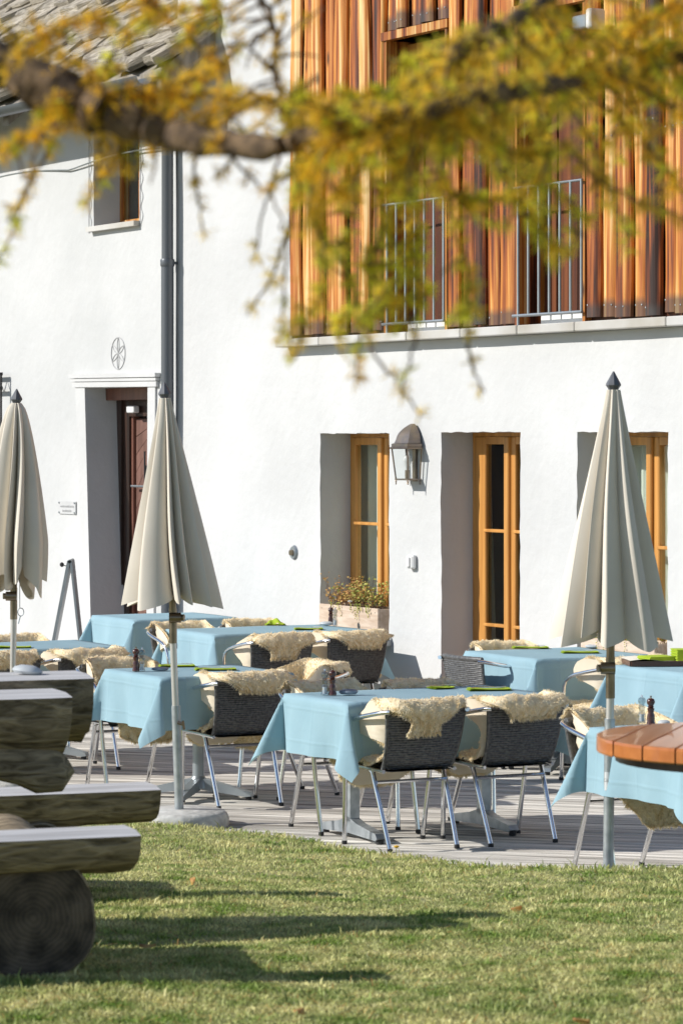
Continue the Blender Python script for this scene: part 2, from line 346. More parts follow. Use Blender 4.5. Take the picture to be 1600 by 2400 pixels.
# grass: blades rooted on the lawn in and around the view
def grass():
    n=230000
    D=9.0/(1-rng.random(n)*(1-9.0/18.0)); half=.115*D+.25
    X=(rng.random(n)*2-1)*half
    m=130000                                     # thinner cover to either side of the view and towards the camera
    D2=4.5+14.5*rng.random(m); X2=(rng.random(m)*2-1)*(.115*D2+2.2); kk=(np.abs(X2)>.115*D2+.25)|(D2<9.0)
    X=np.concatenate([X,X2[kk]]); D=np.concatenate([D,D2[kk]]); n=len(X)
    Y=D
    yb=np.array([edge_y(x) for x in X]); keep=Y<yb+.015; X=X[keep];Y=Y[keep];yb=yb[keep]
    Z=np.array([lawn_z(x,min(y,b-.01)) for x,y,b in zip(X,Y,yb)])
    n=len(X)
    ln=(.009+.014*rng.random(n))*(1+.5*np.sin(X*3.1+Y*2.0)*np.sin(Y*4.3-X*1.1)*.6)
    tall=rng.random(n)<.015; ln[tall]*=2.0
    ln[(yb-Y)<.12]*=1.5
    an=rng.random(n)*2*np.pi; lean=.25+.75*rng.random(n)
    dx=np.cos(an)*lean; dy=np.sin(an)*lean
    wd=(.0022+.0022*rng.random(n))*np.where((np.abs(X)>.115*Y+.25)|(Y<9.0),1.7,1.0); wa=rng.random(n)*2*np.pi
    sx=np.cos(wa)*wd; sy=np.sin(wa)*wd
    P=np.stack([X,Y,Z-.004],1); S=np.stack([sx,sy,np.zeros(n)],1)
    mid=P+np.stack([dx*ln*.35,dy*ln*.35,ln*.65],1); tip=P+np.stack([dx*ln*1.0,dy*ln*1.0,ln*.95],1)
    Vv=np.stack([P-S,P+S,mid+S*.8,mid-S*.8,tip],1).reshape(-1,3)
    b=np.arange(n)[:,None]*5
    T=np.concatenate([b+np.array([[0,1,2]]),b+np.array([[0,2,3]]),b+np.array([[3,2,4]])],0)
    o=link('grass',tri_mesh('grass',Vv,T,M['grass']))
    tag(o,'short sunlit mown grass of the lawn','grass',kind='stuff')
grass()
def litter():
    n=2600; D=9.0/(1-rng.random(n)*.45); X=(rng.random(n)*2-1)*(.115*D+.1); k=D<np.array([edge_y(x) for x in X])-.05; X=X[k];D=D[k]; n=len(X)
    Z=np.array([lawn_z(x,y) for x,y in zip(X,D)])+.012+.008*rng.random(n); an=rng.random(n)*6.283; l=.012+.018*rng.random(n); w=.0012
    d=np.stack([np.cos(an)*l,np.sin(an)*l,rng.normal(0,.004,n)],1); sd=np.stack([-np.sin(an)*w,np.cos(an)*w,np.zeros(n)],1); P=np.stack([X,D,Z],1)
    Vv=np.stack([P-d-sd,P-d+sd,P+d+sd,P+d-sd],1).reshape(-1,3); b=np.arange(n)[:,None]*4
    o=link('fallen_needles',tri_mesh('fallen_needles',Vv,np.concatenate([b+np.array([[0,1,2]]),b+np.array([[0,2,3]])],0),M['leaf_autumn']))
    tag(o,'fallen orange brown larch needles scattered over the grass','needles',kind='stuff')
litter()
# a few fallen leaves and a dandelion on the lawn
def leaf_mesh(l,w_,mt):
    mb=MB(); mb.grid(lambda u,v:(l*(u-.5),w_*(v-.5)*math.sin(math.pi*(.08+.9*u)),.010*math.cos(3*(v-.5))+.012*u*u),5,4); return mb.mesh('fallen_leaf',mt,True)
lm=leaf_mesh(.055,.038,M['leaf_autumn'])
for k,(px,py,zz) in enumerate([(345,2212,.37),(700,2385,.42),(1360,2392,.42),(1215,2130,.28),(455,2058,.24)]):
    p=at(px,py,zz); p.z=lawn_z(p.x,p.y)+.018
    o=link('fallen_leaf',lm,None,p,(.3*k,.2,1.3*k))
    tag(o,['curled brown leaf on the grass just right of the log end','small brown leaf in the grass at the bottom edge left of centre',
           'dark brown leaf in the grass at the bottom edge right of centre','pale brown leaf on the lawn below the umbrella pole','small leaf lying at the rim of the bench shadow'][k],'leaf','fallen leaves on the lawn')
mb=MB(); mb.tube([(0,0,0),(.004,0,.04)],.0016,5); fl=obj('dandelion',mb,M['leaf_green'])
p=at(926,2012,.05); fl.location=(p.x,edge_y(p.x)-.03,lawn_z(p.x,edge_y(p.x)-.03))
mb=MB(); mb.lathe([(.003,.0),(.013,.006),(.014,.010),(.004,.013)],10,(.004,0,.038)); obj('flower_head',mb,mat('dandelion_yellow',(.75,.42,.02),rough=.7),fl)
tag(fl,'tiny yellow dandelion at the lawn edge by the deck','flower')

DA=R(-15)                         # run of the deck planks
mb=MB(); mb.box(-12,12,6,32,-.20,-.05); deck=obj('deck',mb,M['joist']); tag(deck,kind='structure')
pm=[]
for k in range(6):
    rr=random.Random(k); mb=MB()
    def pf(u,v,rr=rr):
        return ((u-.5)*12,(v-.5)*.128,0)
    # rounded plank section extruded, with slight waviness along the run
    n=24; sec=[(-.064,-.028),(-.064,-.006),(-.060,-.0015),(-.045,0),(0,.0012),(.045,0),(.060,-.0015),(.064,-.006),(.064,-.028)]
    vs=[];fs=[]; ph=rr.random()*6
    for i in range(n+1):
        x=-6+12*i/n; dz=.0022*math.sin(x*1.3+ph)+.0016*math.sin(x*4.1+ph*2); tw=.012*math.sin(x*.8+ph)
        for (y,z) in sec: vs.append((x,y,z+dz+y*tw))
    m_=len(sec)
    for i in range(n):
        for j in range(m_-1): fs.append((i*m_+j,(i+1)*m_+j,(i+1)*m_+j+1,i*m_+j+1))
    mb.add(vs,fs); pm.append(mb.mesh('plank',M['deck'],True,50))
pitch=.140; k=0; y=13.2
while y<29.5:
    c=Vector((.6,y,0)); off=random.uniform(-.4,.4)
    o=link('plank',pm[k%6],deck,c+Vector((math.cos(DA)*off,math.sin(DA)*off,random.uniform(-.0015,.0015)-.002)),(0,0,DA+(math.pi if random.random()<.5 else 0)+random.uniform(-.0008,.0008)))
    k+=1; y+=pitch/math.cos(DA)

# ------------------------------------------------------------------ the two joined houses
W0=Vector((-.381,24.10,0)); WR=math.atan2(-.8697,.4936)
def wall_with_holes(a0,a1,z0,z1,holes,th,y0=0.0,amp=.0):
    mb=MB(); A={a0,a1,*[h[0] for h in holes],*[h[1] for h in holes]}; Zs={z0,z1,*[h[2] for h in holes],*[h[3] for h in holes]}
    if amp:
        def fill(S,lo,hi,st):
            S=sorted(S); out=[]
            for p,q in zip(S,S[1:]): out+=list(np.linspace(p,q,max(1,int(round((q-p)/(st if p>-7 else 1.0))))+1)[:-1])
            return out+[S[-1]]
        A=fill(A,a0,a1,.07); Zs=fill(Zs,z0,z1,.07)
    else: A=sorted(A); Zs=sorted(Zs)
    wav=lambda a,z:amp*(math.sin(a*3.1+1.3*math.sin(z*2.3))*.5+math.sin(z*4.7+a*1.9)*.3+math.sin(a*11+z*7)*.2) if amp else 0
    def front(a,z):
        da=dz=0
        if amp:
            for b0,b1,c0,c1 in holes:
                if c0-1e-6<=z<=c1+1e-6 and (abs(a-b0)<1e-6 or abs(a-b1)<1e-6): da=1.6*amp*(math.sin(z*31+a)*.5+math.sin(z*67+a*3)*.5+math.sin(z*7)*.6)
                if b0-1e-6<=a<=b1+1e-6 and abs(z-c1)<1e-6: dz=1.3*amp*(math.sin(a*37)*.5+math.sin(a*71+2)*.5)
        return (a+da,y0+wav(a,z),z+dz)
    inside=lambda a,z:any(h[0]<a<h[1] and h[2]<z<h[3] for h in holes)
    idx={}; vs=[]; fs=[]
    def vid(a,z):
        k=(round(a,5),round(z,5))
        if k not in idx: idx[k]=len(vs); vs.append(front(a,z))
        return idx[k]
    for i in range(len(A)-1):
        for j in range(len(Zs)-1):
            if inside((A[i]+A[i+1])/2,(Zs[j]+Zs[j+1])/2): continue
            p=[(A[i],Zs[j]),(A[i+1],Zs[j]),(A[i+1],Zs[j+1]),(A[i],Zs[j+1])]
            fs.append(tuple(vid(a,z) for a,z in p))
    mb.add(vs,fs)
    for i in range(len(A)-1):
        for j in range(len(Zs)-1):
            if inside((A[i]+A[i+1])/2,(Zs[j]+Zs[j+1])/2): continue
            p=[(A[i],Zs[j]),(A[i+1],Zs[j]),(A[i+1],Zs[j+1]),(A[i],Zs[j+1])]
            mb.add([(a,y0+th,z) for a,z in p],[(3,2,1,0)])
    for (b0,b1,c0,c1) in holes:
        zz=[z for z in Zs if c0-1e-6<=z<=c1+1e-6]; aa=[a for a in A if b0-1e-6<=a<=b1+1e-6]
        for run in ([(b0,z) for z in zz],[(b1,z) for z in zz[::-1]],[(a,c1) for a in aa],[(a,c0) for a in aa[::-1]]):
            n=len(run); v=[front(a,z) for a,z in run]+[(a,y0+th,z) for a,z in run]
            mb.add(v,[(k+1,k,n+k,n+k+1) for k in range(n-1)])
    for a in (a0,a1): mb.add([(a,y0+.006,z0),(a,y0+th,z0),(a,y0+th,z1),(a,y0+.006,z1)],[(0,1,2,3)])
    mb.add([(a0,y0+.006,z1),(a1,y0+.006,z1),(a1,y0+th,z1),(a0,y0+th,z1)],[(0,1,2,3)])
    return mb
HX=-1.93                          # where the old house ends and the newer wing begins
wing=empty('wood_clad_wing',W0,(0,0,WR)); tag(wing,'white plastered wing with orange brown board cladding on the upper floor','building')
W1=(.447,1.472,.68,2.144); D1=(2.188,3.210,.02,2.149); W2=(3.901,4.913,.62,2.145)
O1=(1.43,2.30,2.86,4.98); O2=(3.17,4.02,2.86,4.96)
obj('wall',wall_with_holes(HX,8.0,-.1,2.80,[W1,D1,W2],.34,0,.0038),M['plaster'],wing,smooth=True,auto=40)
obj('side_wall',wall_with_holes(HX,-.003,2.80,8.2,[],.34,0,.0038),M['plaster'],wing,smooth=True,auto=40)
obj('backing_wall',wall_with_holes(.0,8.0,2.80,8.2,[O1,O2],.30,.03),M['board_dark'],wing)
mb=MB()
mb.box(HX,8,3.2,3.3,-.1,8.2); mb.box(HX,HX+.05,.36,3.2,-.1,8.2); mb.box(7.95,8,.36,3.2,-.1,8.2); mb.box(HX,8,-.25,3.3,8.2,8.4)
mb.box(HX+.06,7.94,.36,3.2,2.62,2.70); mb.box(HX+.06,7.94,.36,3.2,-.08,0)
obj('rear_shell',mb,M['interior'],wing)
# stone ledge course, in separate slabs
cuts=[-.06,.62,1.22,1.90,2.62,3.34,4.03,5.05,6.1,7.1,8.0]
for i in range(len(cuts)-1):
    mb=MB(); mb.box(cuts[i]+.003,cuts[i+1]-.003,-.115+random.uniform(-.004,.004),.33,2.802,2.862,ch=.006); obj('ledge_slab',mb,M['stone_ledge'],wing)
# cladding boards: convex waney boards, alternating proud and recessed
def board(a0,a1,z0,z1,y,bulge,rr):
    mb=MB(); n=9; nz=max(2,int((z1-z0)/.22)); w_=a1-a0
    ph=[rr.uniform(0,6.3) for _ in range(4)]
    def fn(u,v):
        z=z0+(z1-z0)*u; t=v*2-1
        wob=.010*math.sin(z*1.9+ph[0])+.006*math.sin(z*5.3+ph[1]); wid=1+.05*math.sin(z*2.6+ph[2])+.03*math.sin(z*7+ph[3])
        tt=t*wid; prof=(1-abs(t)**2.6)
        return ((a0+a1)/2+tt*w_/2*.97+wob,y-bulge*prof,z-z0)
    mb.grid(fn,nz,n,flip=True)
    mb.add([fn(0,j/n) for j in range(n+1)]+[((a0+a1)/2+(j/n*2-1)*w_/2,y+.02,0) for j in range(n+1)],[(j,j+1,n+2+j,n+1+j) for j in range(n)])
    mb.add([fn(i/nz,0) for i in range(nz+1)]+[(fn(i/nz,0)[0],y+.025,fn(i/nz,0)[2]) for i in range(nz+1)],[(i,i+1,nz+2+i,nz+1+i) for i in range(nz)])
    mb.add([fn(i/nz,1) for i in range(nz+1)]+[(fn(i/nz,1)[0],y+.025,fn(i/nz,1)[2]) for i in range(nz+1)],[(i+1,i,nz+1+i,nz+2+i) for i in range(nz)])
    for zz in (.05+rr.uniform(0,.03),1.15+rr.uniform(0,.1)):
        if zz<z1-z0-.1:
            for v in (.25,.75)[:rr.choice((1,2,2))]:
                p=fn(zz/(z1-z0),v+rr.uniform(-.06,.06)); mb.lathe([(.0055,-.004),(.0055,.002),(.001,.003)],6,(0,0,0),mi=1)
                mb.v[-18:]=[(p[0]+q[0],p[1]-q[2],zz+q[1]) for q in mb.v[-18:]]
    o=obj('board',mb,[M['board'],M['galv']],wing,smooth=True,auto=50); o.location=(0,0,z0); return o
rr=random.Random(3); a=.005; k=0
while a<7.9:
    wd=rr.uniform(.145,.19); a1=min(a+wd,7.95)
    for lim in (O1[0],O1[1],O2[0],O2[1]):
        if a<lim-.02 and a1>lim-.045: a1=lim
    mid=(a+a1)/2
    z0=2.885+rr.uniform(-.006,.012); op=[O for O in (O1,O2) if O[0]<mid<O[1]]
    bul=rr.uniform(.022,.036); yy=.014 if k%2 else -.012
    if op: board(a+.006,a1-.010,op[0][3]+.07,7.6,yy,bul,rr)
    else: board(a+.006,a1-.010,z0,7.6,yy,bul,rr)
    a=a1; k+=1
# tall openings with inset wooden doors, railings and white slat shelves
for k,O in enumerate((O1,O2)):
    dr=empty('balcony_door'); dr.parent=wing
    mb=MB()
    mb.box(O[0],O[0]+.03,-.02,.29,O[2],O[3]); mb.box(O[1]-.03,O[1],-.02,.29,O[2],O[3]); mb.box(O[0]-.02,O[1]+.02,-.035,.29,O[3]-.0,O[3]+.06)
    obj('door_frame',mb,M['board_in'],dr)
    n=5; cw=(O[1]-O[0]-.06)/n
    for q in range(n):
        mb=MB(); mb.box(O[0]+.03+q*cw+.003,O[0]+.03+(q+1)*cw-.003,.20+.012*(q%2),.25,0,O[3]-O[2]-.02); o=obj('plank',mb,M['board_dark'],dr); o.location=(0,0,O[2]+.01)
    mb=MB(); mb.box(O[1]-.16,O[1]-.09,.14,.20,O[2]+.02,O[3]-.02); obj('door_stile',mb,M['larch_frame'],dr)
    mb=MB(); mb.box(O[0]+.03,O[1]-.03,.16,.2,O[3]-.12,O[3]-.02); obj('door_rail',mb,M['larch_frame'],dr)
    rl=empty('railing'); rl.parent=wing
    z1=3.79; r0,r1=O[0]+.05,O[1]+.005
    mb=MB(); mb.tube([(r0-.03,-.045,z1),(r1,-.045,z1)],.009,8); obj('top_rail',mb,M['steel'],rl,smooth=True)
    mb=MB(); mb.tube([(r0-.03,-.045,2.93),(r1,-.045,2.93)],.011,8); obj('bottom_rail',mb,M['steel'],rl,smooth=True)
    nb=7
    for q in range(nb):
        x=r0+.035+(r1-r0-.045)*q/(nb-1); mb=MB(); mb.tube([(x,-.045,2.865 if q in (0,) else 2.93),(x,-.045,z1)],.010,8); obj('baluster',mb,M['steel'],rl,smooth=True)
    mb=MB(); mb.box(O[0]+.25,O[1]-.035,.03,.05,2.868,2.935); obj('white_upstand',mb,M['whiteplastic'],rl)
    for q in range(0):
        mb=MB(); mb.box(O[0]+.30,O[1]-.03,.00+q*.045,.038+q*.045,2.885+.0015*q,2.905+.0015*q); obj('slat',mb,M['whiteplastic'],rl)

def window(parent,O,y0,bars,name,left_w=.055,leaf_open=False):
    wn=empty(name); wn.parent=parent
    a0,a1,z0,z1=O; m=(a0+a1)/2
    mb=MB(); mb.box(a0,a0+.035,y0,y0+.07,z0,z1); mb.box(a1-.035,a1,y0,y0+.07,z0,z1); mb.box(a0+.035,a1-.035,y0,y0+.07,z1-.03,z1); mb.box(a0+.035,a1-.035,y0,y0+.07,z0,z0+.03)
    obj('frame',mb,M['larch_frame'],wn)
    for (b0,b1,lw,rw) in ((a0+.037,m+.002,left_w,.058),(m+.004,a1-.037,.058,.055)):
        y1=y0-.012
        mb=MB(); mb.box(b0,b0+lw,y1,y1+.055,z0+.032,z1-.032,ch=.006); obj('stile',mb,M['larch_frame'],wn)
        mb=MB(); mb.box(b1-rw,b1,y1-(.022 if b1<m+.01 else 0),y1+.055,z0+.032,z1-.032,ch=.006); obj('stile',mb,M['larch_frame'],wn)
        for (c0,c1) in ((z0+.032,z0+.11),(z1-.085,z1-.032)):
            mb=MB(); mb.box(b0+lw,b1-rw,y1+.003,y1+.05,c0,c1); obj('rail',mb,M['larch_frame'],wn)
        for zb in bars:
            mb=MB(); mb.box(b0+lw-.012,b1-rw+.004,y1-.012,y1+.04,zb-.011,zb+.011,ch=.004); obj('glazing_bar',mb,M['larch_frame'],wn)
        zz=[z0+.11]+list(bars)+[z1-.085]
        for q in range(len(zz)-1):
            mb=MB(); mb.box(b0+lw-.004,b1-rw+.004,y1+.022,y1+.026,zz[q]+.008,zz[q+1]-.008); obj('pane',mb,M['glass'],wn)
    return wn
def curtain(a0,a1,z0,z1,y,lab,slope=0):
    mb=MB(); n=40
    mb.grid(lambda u,v:(a0+(a1-a0-slope*v)*u,y+.025*math.sin(u*(a1-a0)*55)+.012*math.sin(u*(a1-a0)*23+1),z0+(z1-z0)*v),n*2,4)
    o=obj('curtain',mb,M['curtain'],None,W0,(0,0,WR),smooth=True); tag(o,lab,'curtain','grey green curtains behind the windows')
window(wing,W1,.262,[1.47],'window'); window(wing,D1,.262,[1.46,.80],'glazed_door',left_w=.15); window(wing,W2,.262,[1.40],'window')
curtain(-.25,1.5,.5,2.2,.40,'grey green curtain behind the window with the full flower box')
curtain(1.5,2.30,.05,2.2,.40,'grey green curtain behind the glazed door',.12); curtain(3.2,5.0,.5,2.2,.40,'grey green curtain in the window behind the right umbrella')
for O in (W1,W2):
    mb=MB(); mb.box(O[0]-.03,O[1]+.035,-.075,.24,O[2]-.075,O[2]-.004,ch=.005); obj('window_sill',mb,M['stone_ledge'],wing)
mb=MB(); mb.box(D1[0]-.05,D1[1]+.05,-.10,.24,-.05,.018,ch=.005); obj('door_step',mb,M['stone_ledge'],wing)

old=empty('old_plaster_house',W0,(0,0,WR)); tag(old,'old white plastered house with rough stone slab roof and brown door','building')
DO=(-3.70,-2.40,.0,2.545); UW=(-3.527,-2.623,3.93,4.85)
obj('wall',wall_with_holes(-14,HX-.002,-.1,5.36,[DO,UW],.45,-.010,.0032),M['plaster_old'],old,smooth=True,auto=40)
mb=MB(); mb.box(-14,HX-.06,3.2,3.3,-.1,5.3); mb.box(HX-.07,HX-.02,.45,3.2,-.1,5.3); mb.box(-14,-13.9,.45,3.2,-.1,5.3); mb.box(-13.9,HX-.08,.45,3.2,2.75,2.85); mb.box(-13.9,HX-.08,.45,3.2,-.08,.0); mb.box(-13.9,HX-.08,.45,3.2,5.2,5.29)
obj('rear_shell',mb,M['interior'],old)
# door: leaning plaster surround, dark recess, chevron leaf
ds=empty('door_surround'); ds.parent=old
mb=MB(); mb.prism([(-3.86,2.56),(-3.60,-.05),(-3.505,-.05),(-3.665,2.56)][::1],-.030,-.013); obj('jamb',mb,M['plaster'],ds)
mb=MB(); mb.prism([(-3.702,2.545),(-3.702,-.05),(-3.505,-.05),(-3.665,2.545)],-.013,.33); obj('reveal',mb,M['plaster_old'],ds)
mb=MB(); mb.prism([(-2.43,2.56),(-2.46,-.05),(-2.33,-.05),(-2.29,2.56)],-.030,-.013); obj('jamb',mb,M['plaster'],ds)
for k,(z0,z1,e,o_) in enumerate(((2.555,2.60,.0,.042),(2.604,2.630,.012,.052),(2.634,2.668,.025,.064))):
    mb=MB(); t=.018
    mb.prism([(-3.90-e,z0),(-2.25+e,z0-t),(-2.25+e,z1-t),(-3.90-e,z1)],-o_,-.013); obj('moulding',mb,M['plaster'],ds)
dr=empty('house_door'); dr.parent=old
mb=MB(); mb.box(-3.665,-3.56,.27,.40,0,2.49); obj('frame',mb,M['door_dark'],dr)
mb=MB(); mb.box(-3.60,-3.475,.29,.40,0,2.47,ch=.015); obj('frame',mb,M['door_dark'],dr)
mb=MB(); mb.box(-3.475,-3.445,.325,.40,0,2.34,ch=.006); obj('stile',mb,M['door_brown'],dr)
mb=MB(); mb.box(-3.70,-2.40,.17,.45,2.44,2.545); obj('lintel_beam',mb,M['door_brown'],dr)
mb=MB(); mb.box(-3.475,-2.41,.30,.40,2.30,2.44); obj('fanlight_panel',mb,M['door_dark'],dr)
for k in range(17):                                # diagonal planks of the leaf
    z=-.35+k*.155; q0,q1=-3.43,-2.95
    lo0,hi0,lo1,hi1=z,z+.147,z+.48,z+.627
    cl=lambda v:min(max(v,.02),2.28)
    if cl(hi1)-cl(lo1)<.01 and cl(hi0)-cl(lo0)<.01: continue
    pts=[(q0,cl(lo0)),(q1,cl(lo1)),(q1,cl(hi1)),(q0,cl(hi0))]
    mb=MB(); mb.prism(pts,.352,.372); obj('plank',mb,M['door_leaf'],dr)
mb=MB(); mb.box(-3.44,-2.41,.374,.40,0,2.29); obj('leaf_core',mb,M['door_dark'],dr)
mb=MB(); mb.box(-3.25,-2.62,.330,.350,.85,1.96,ch=.004); obj('grille_surround',mb,M['door_leaf'],dr)
mb=MB(); mb.box(-3.20,-2.66,.322,.329,.92,1.88); obj('grille_opening',mb,M['iron'],dr)
gr=empty('grille'); gr.parent=old
for x in (-3.16,-3.06,-2.96): mb=MB(); mb.tube([(x,.30,.86),(x,.30,2.0)],.009,6); obj('bar',mb,M['iron'],gr)
for z in (1.10,1.70): mb=MB(); mb.tube([(-3.40,.29,z),(-2.8,.29,z)],.010,6); obj('bar',mb,M['steel'],gr)
mb=MB(); mb.box(-3.36,-3.22,.22,.28,2.33,2.39,ch=.008); obj('door_closer',mb,M['whiteplastic'],old)
# scratched rosette over the door
ro=empty('rosette'); ro.parent=old
mb=MB(); th=[2*math.pi*i/40 for i in range(41)]
cx,cz,rx=-3.03,2.83,.135
mb.tube([(cx+rx*math.cos(t),-.013,cz+rx*1.0*math.sin(t)) for t in th],.004,5,caps=False); obj('ring',mb,M['sgraffito'],ro)
for k in range(6):
    a_=k*math.pi/3+.5; mb=MB(); c0=(cx+rx*math.cos(a_),cz+rx*math.sin(a_))
    mb.tube([(c0[0]+rx*math.cos(a_+math.pi+q),-.013,c0[1]+rx*math.sin(a_+math.pi+q)) for q in np.linspace(-1.04,1.04,13)],.003,5); obj('petal_line',mb,M['sgraffito'],ro)
# upper window of the old house
uw=empty('window'); uw.parent=old
a0,a1,z0,z1=UW
mb=MB(); mb.box(a0,a0+.05,.24,.31,z0,z1); mb.box(a1-.05,a1,.24,.31,z0,z1); mb.box(a0+.05,a1-.05,.24,.31,z1-.06,z1); mb.box(a0+.05,a1-.05,.24,.31,z0,z0+.06); obj('frame',mb,M['board_in'],uw)
mb=MB(); mb.box((a0+a1)/2-.05,(a0+a1)/2+.05,.225,.29,z0+.06,z1-.06); obj('mullion',mb,M['board_in'],uw)
for b0,b1 in ((a0+.05,(a0+a1)/2-.05),((a0+a1)/2+.05,a1-.05)): mb=MB(); mb.box(b0,b1,.26,.265,z0+.06,z1-.06); obj('pane',mb,M['glass'],uw)
mb=MB(); mb.prism([(a0-.03,z0-.045),(a1+.01,z0-.045),(a1+.01,z0-.002),(a0-.03,z0-.002)],-.07,.235); obj('sill',mb,M['stone_ledge'],uw)
for x in (a0-.05,a1+.055):
    mb=MB(); mb.tube([(x+.018*math.sin(z*40),-.014,z) for z in np.linspace(z0-.05,z1+.05,70)],.003,4); obj('scratched_border',mb,M['sgraffito'],uw)
    mb=MB(); mb.tube([(x-.035,-.014,z0-.05),(x-.035,-.014,z1+.05)],.003,4); obj('scratched_border',mb,M['sgraffito'],uw)
# roof: rafters, boarding, overlapping rough slabs, gutter
rf=empty('roof'); rf.parent=old
EO,EZ0,SL,VA=-.50,4.97,.80,-1.22
def roofpt(a,y,dz): return (a,y,EZ0+(y-EO)*SL+dz)
mb=MB(); mb.add([roofpt(-14,EO,0),roofpt(VA,EO,0),roofpt(VA,2.6,0),roofpt(-14,2.6,0),roofpt(-14,EO,.05),roofpt(VA,EO,.05),roofpt(VA,2.6,.05),roofpt(-14,2.6,.05)],[(3,2,1,0),(4,5,6,7),(0,1,5,4),(1,2,6,5),(2,3,7,6),(3,0,4,7)]); obj('boarding',mb,M['wood_post'],rf)
for k in range(9):
    a_=VA-.10-k*.75; mb=MB(); mb.add([roofpt(a_-.06,EO+.02,-.14),roofpt(a_+.06,EO+.02,-.14),roofpt(a_+.06,.0,-.14),roofpt(a_-.06,.0,-.14),roofpt(a_-.06,EO+.02,-.002),roofpt(a_+.06,EO+.02,-.002),roofpt(a_+.06,.0,-.002),roofpt(a_-.06,.0,-.002)],[(3,2,1,0),(4,5,6,7),(0,1,5,4),(1,2,6,5),(2,3,7,6),(3,0,4,7)]); obj('rafter',mb,M['wood_post'],rf)
slabs=[]
for q in range(7):
    r2=random.Random(q+50); mb=MB(); n=12
    pts=[]
    for i in range(n):
        an=2*math.pi*i/n; sq=max(abs(math.cos(an)),abs(math.sin(an)))
        pts.append((.5*math.cos(an)/sq*(.9+.18*r2.random()),.5*math.sin(an)/sq*(.85+.25*r2.random())))
    top=[(x,y,.5+.25*r2.uniform(-1,1)) for x,y in pts]; midl=[(x*1.03,y*1.03,.1*r2.uniform(-1,1)) for x,y in pts]; bot=[(x*.97,y*.97,-.5) for x,y in pts]
    vs=top+midl+bot; fs=[tuple(range(n)),tuple(range(3*n-1,2*n-1,-1))]
    for l in (0,1): fs+=[(l*n+(i+1)%n,l*n+i,(l+1)*n+i,(l+1)*n+(i+1)%n) for i in range(n)]
    mb.add(vs,fs); slabs.append(mb.mesh('slab',M['stone_slab']))
r2=random.Random(9); row=0; y=EO-.04
while y<1.3:
    a_=-8.6+r2.uniform(0,.4)
    while a_<VA+.02:
        wd=r2.uniform(.38,.8); wd=min(wd,VA+.05-a_) if a_+wd>VA+.05 else wd
        if wd>.12:
            p=roofpt(a_+wd/2,y+.22,.10+r2.uniform(0,.02))
            o=link('slab',r2.choice(slabs),rf,p,(math.atan(SL)-.13+r2.uniform(-.03,.03),r2.uniform(-.03,.03),r2.uniform(-.06,.06))); o.scale=(wd*1.02,.56+r2.uniform(-.05,.06),r2.uniform(.05,.085))
        a_+=wd
    y+=.20; row+=1
mb=MB(); n=12
mb.grid(lambda u,v:(-14+(14+VA-.15)*u,EO-.075+.07*math.cos(math.pi*(1+v)),EZ0+.01-.07*math.sin(math.pi*v)),30,n); obj('gutter',mb,M['pipe'],rf,smooth=True)
# wire slung under the eaves
mb=MB(); mb.tube([(-9+7.2*u,-.03-.02*math.sin(u*9),4.50+.06*abs(math.sin(u*9))-.05) for u in np.linspace(0,1,60)],.007,5)
o=obj('cable',mb,M['steel'],None,W0,(0,0,WR)); tag(o,'thin grey cable slung along the old house wall under the eaves','cable')
# downpipe
dp=empty('downpipe',W0,(0,0,WR)); tag(dp,'dark grey metal downpipe on the white wall beside the house door','downpipe')
pa=-1.93
mb=MB(); mb.tube([(pa,-.095,0),(pa,-.095,3.55)],.052,20); obj('lower_pipe',mb,M['pipe'],dp,smooth=True)
mb=MB(); mb.tube([(pa,-.095,3.52),(pa,-.095,4.62),(pa+.0,-.14,4.74),(pa+.02,-.34,4.86),(pa+.02,-.5,4.93)],.048,20); obj('upper_pipe',mb,M['pipe'],dp,smooth=True)
for z in (3.54,1.9,.5): mb=MB(); mb.lathe([(.056,-.03),(.059,-.02),(.059,.02),(.056,.03)],20,(pa,-.095,z)); mb.box(pa-.01,pa+.01,-.045,-.005,z-.012,z+.012); obj('bracket',mb,M['pipe'],dp,smooth=True)
# wall lantern
wl=empty('wall_lantern',W0,(0,0,WR)); tag(wl,'aged brass half lantern on the white wall between window and glazed door','lantern')
ca,zt=1.85,2.0
def ring(hw,dep,z,n=1): return [(ca-hw,-.02,z),(ca-hw,-.02-dep,z),(ca+hw,-.02-dep,z),(ca+hw,-.02,z)]
def loft(rings):
    mb=MB(); vs=[p for r_ in rings for p in r_]; fs=[]
    for i in range(len(rings)-1):
        for j in range(4): fs.append((i*4+j,(i+1)*4+j,(i+1)*4+(j+1)%4,i*4+(j+1)%4))
    fs.append((0,1,2,3)); fs.append(tuple((len(rings)-1)*4+j for j in (3,2,1,0))); return mb.add(vs,fs)
rings=[ring(.118,.128,2.030),ring(.122,.132,2.040),ring(.110,.120,2.048),ring(.112,.12,2.066),ring(.095,.105,2.074),ring(.088,.098,2.095)]
for q in np.linspace(0,1,9)[1:]: rings.append(ring(.086*math.cos(q*1.5)**.8+.003,.096*math.cos(q*1.5)**.8*.9+.008,2.095+.115*q))
obj('roof',loft(rings),M['brass'],wl)
mb=MB(); mb.box(ca-.022,ca+.022,-.02,-.001,1.80,2.16); obj('back_plate',mb,M['brass'],wl)
for (x,y,x2,y2) in ((-.108,-.138,-.085,-.118),(.108,-.138,.085,-.118),(-.108,-.022,-.085,-.022),(.108,-.022,.085,-.022)):
    mb=MB(); mb.tube([(ca+x,y,2.032),(ca+x2,y2,1.815)],.0065,6); obj('corner_bar',mb,M['brass'],wl)
    mb=MB(); mb.lathe([(.002,-.035),(.006,-.03),(.004,-.02),(.007,-.012),(.004,0)],8,(ca+x2,y2,1.812)); obj('foot',mb,M['brass'],wl)
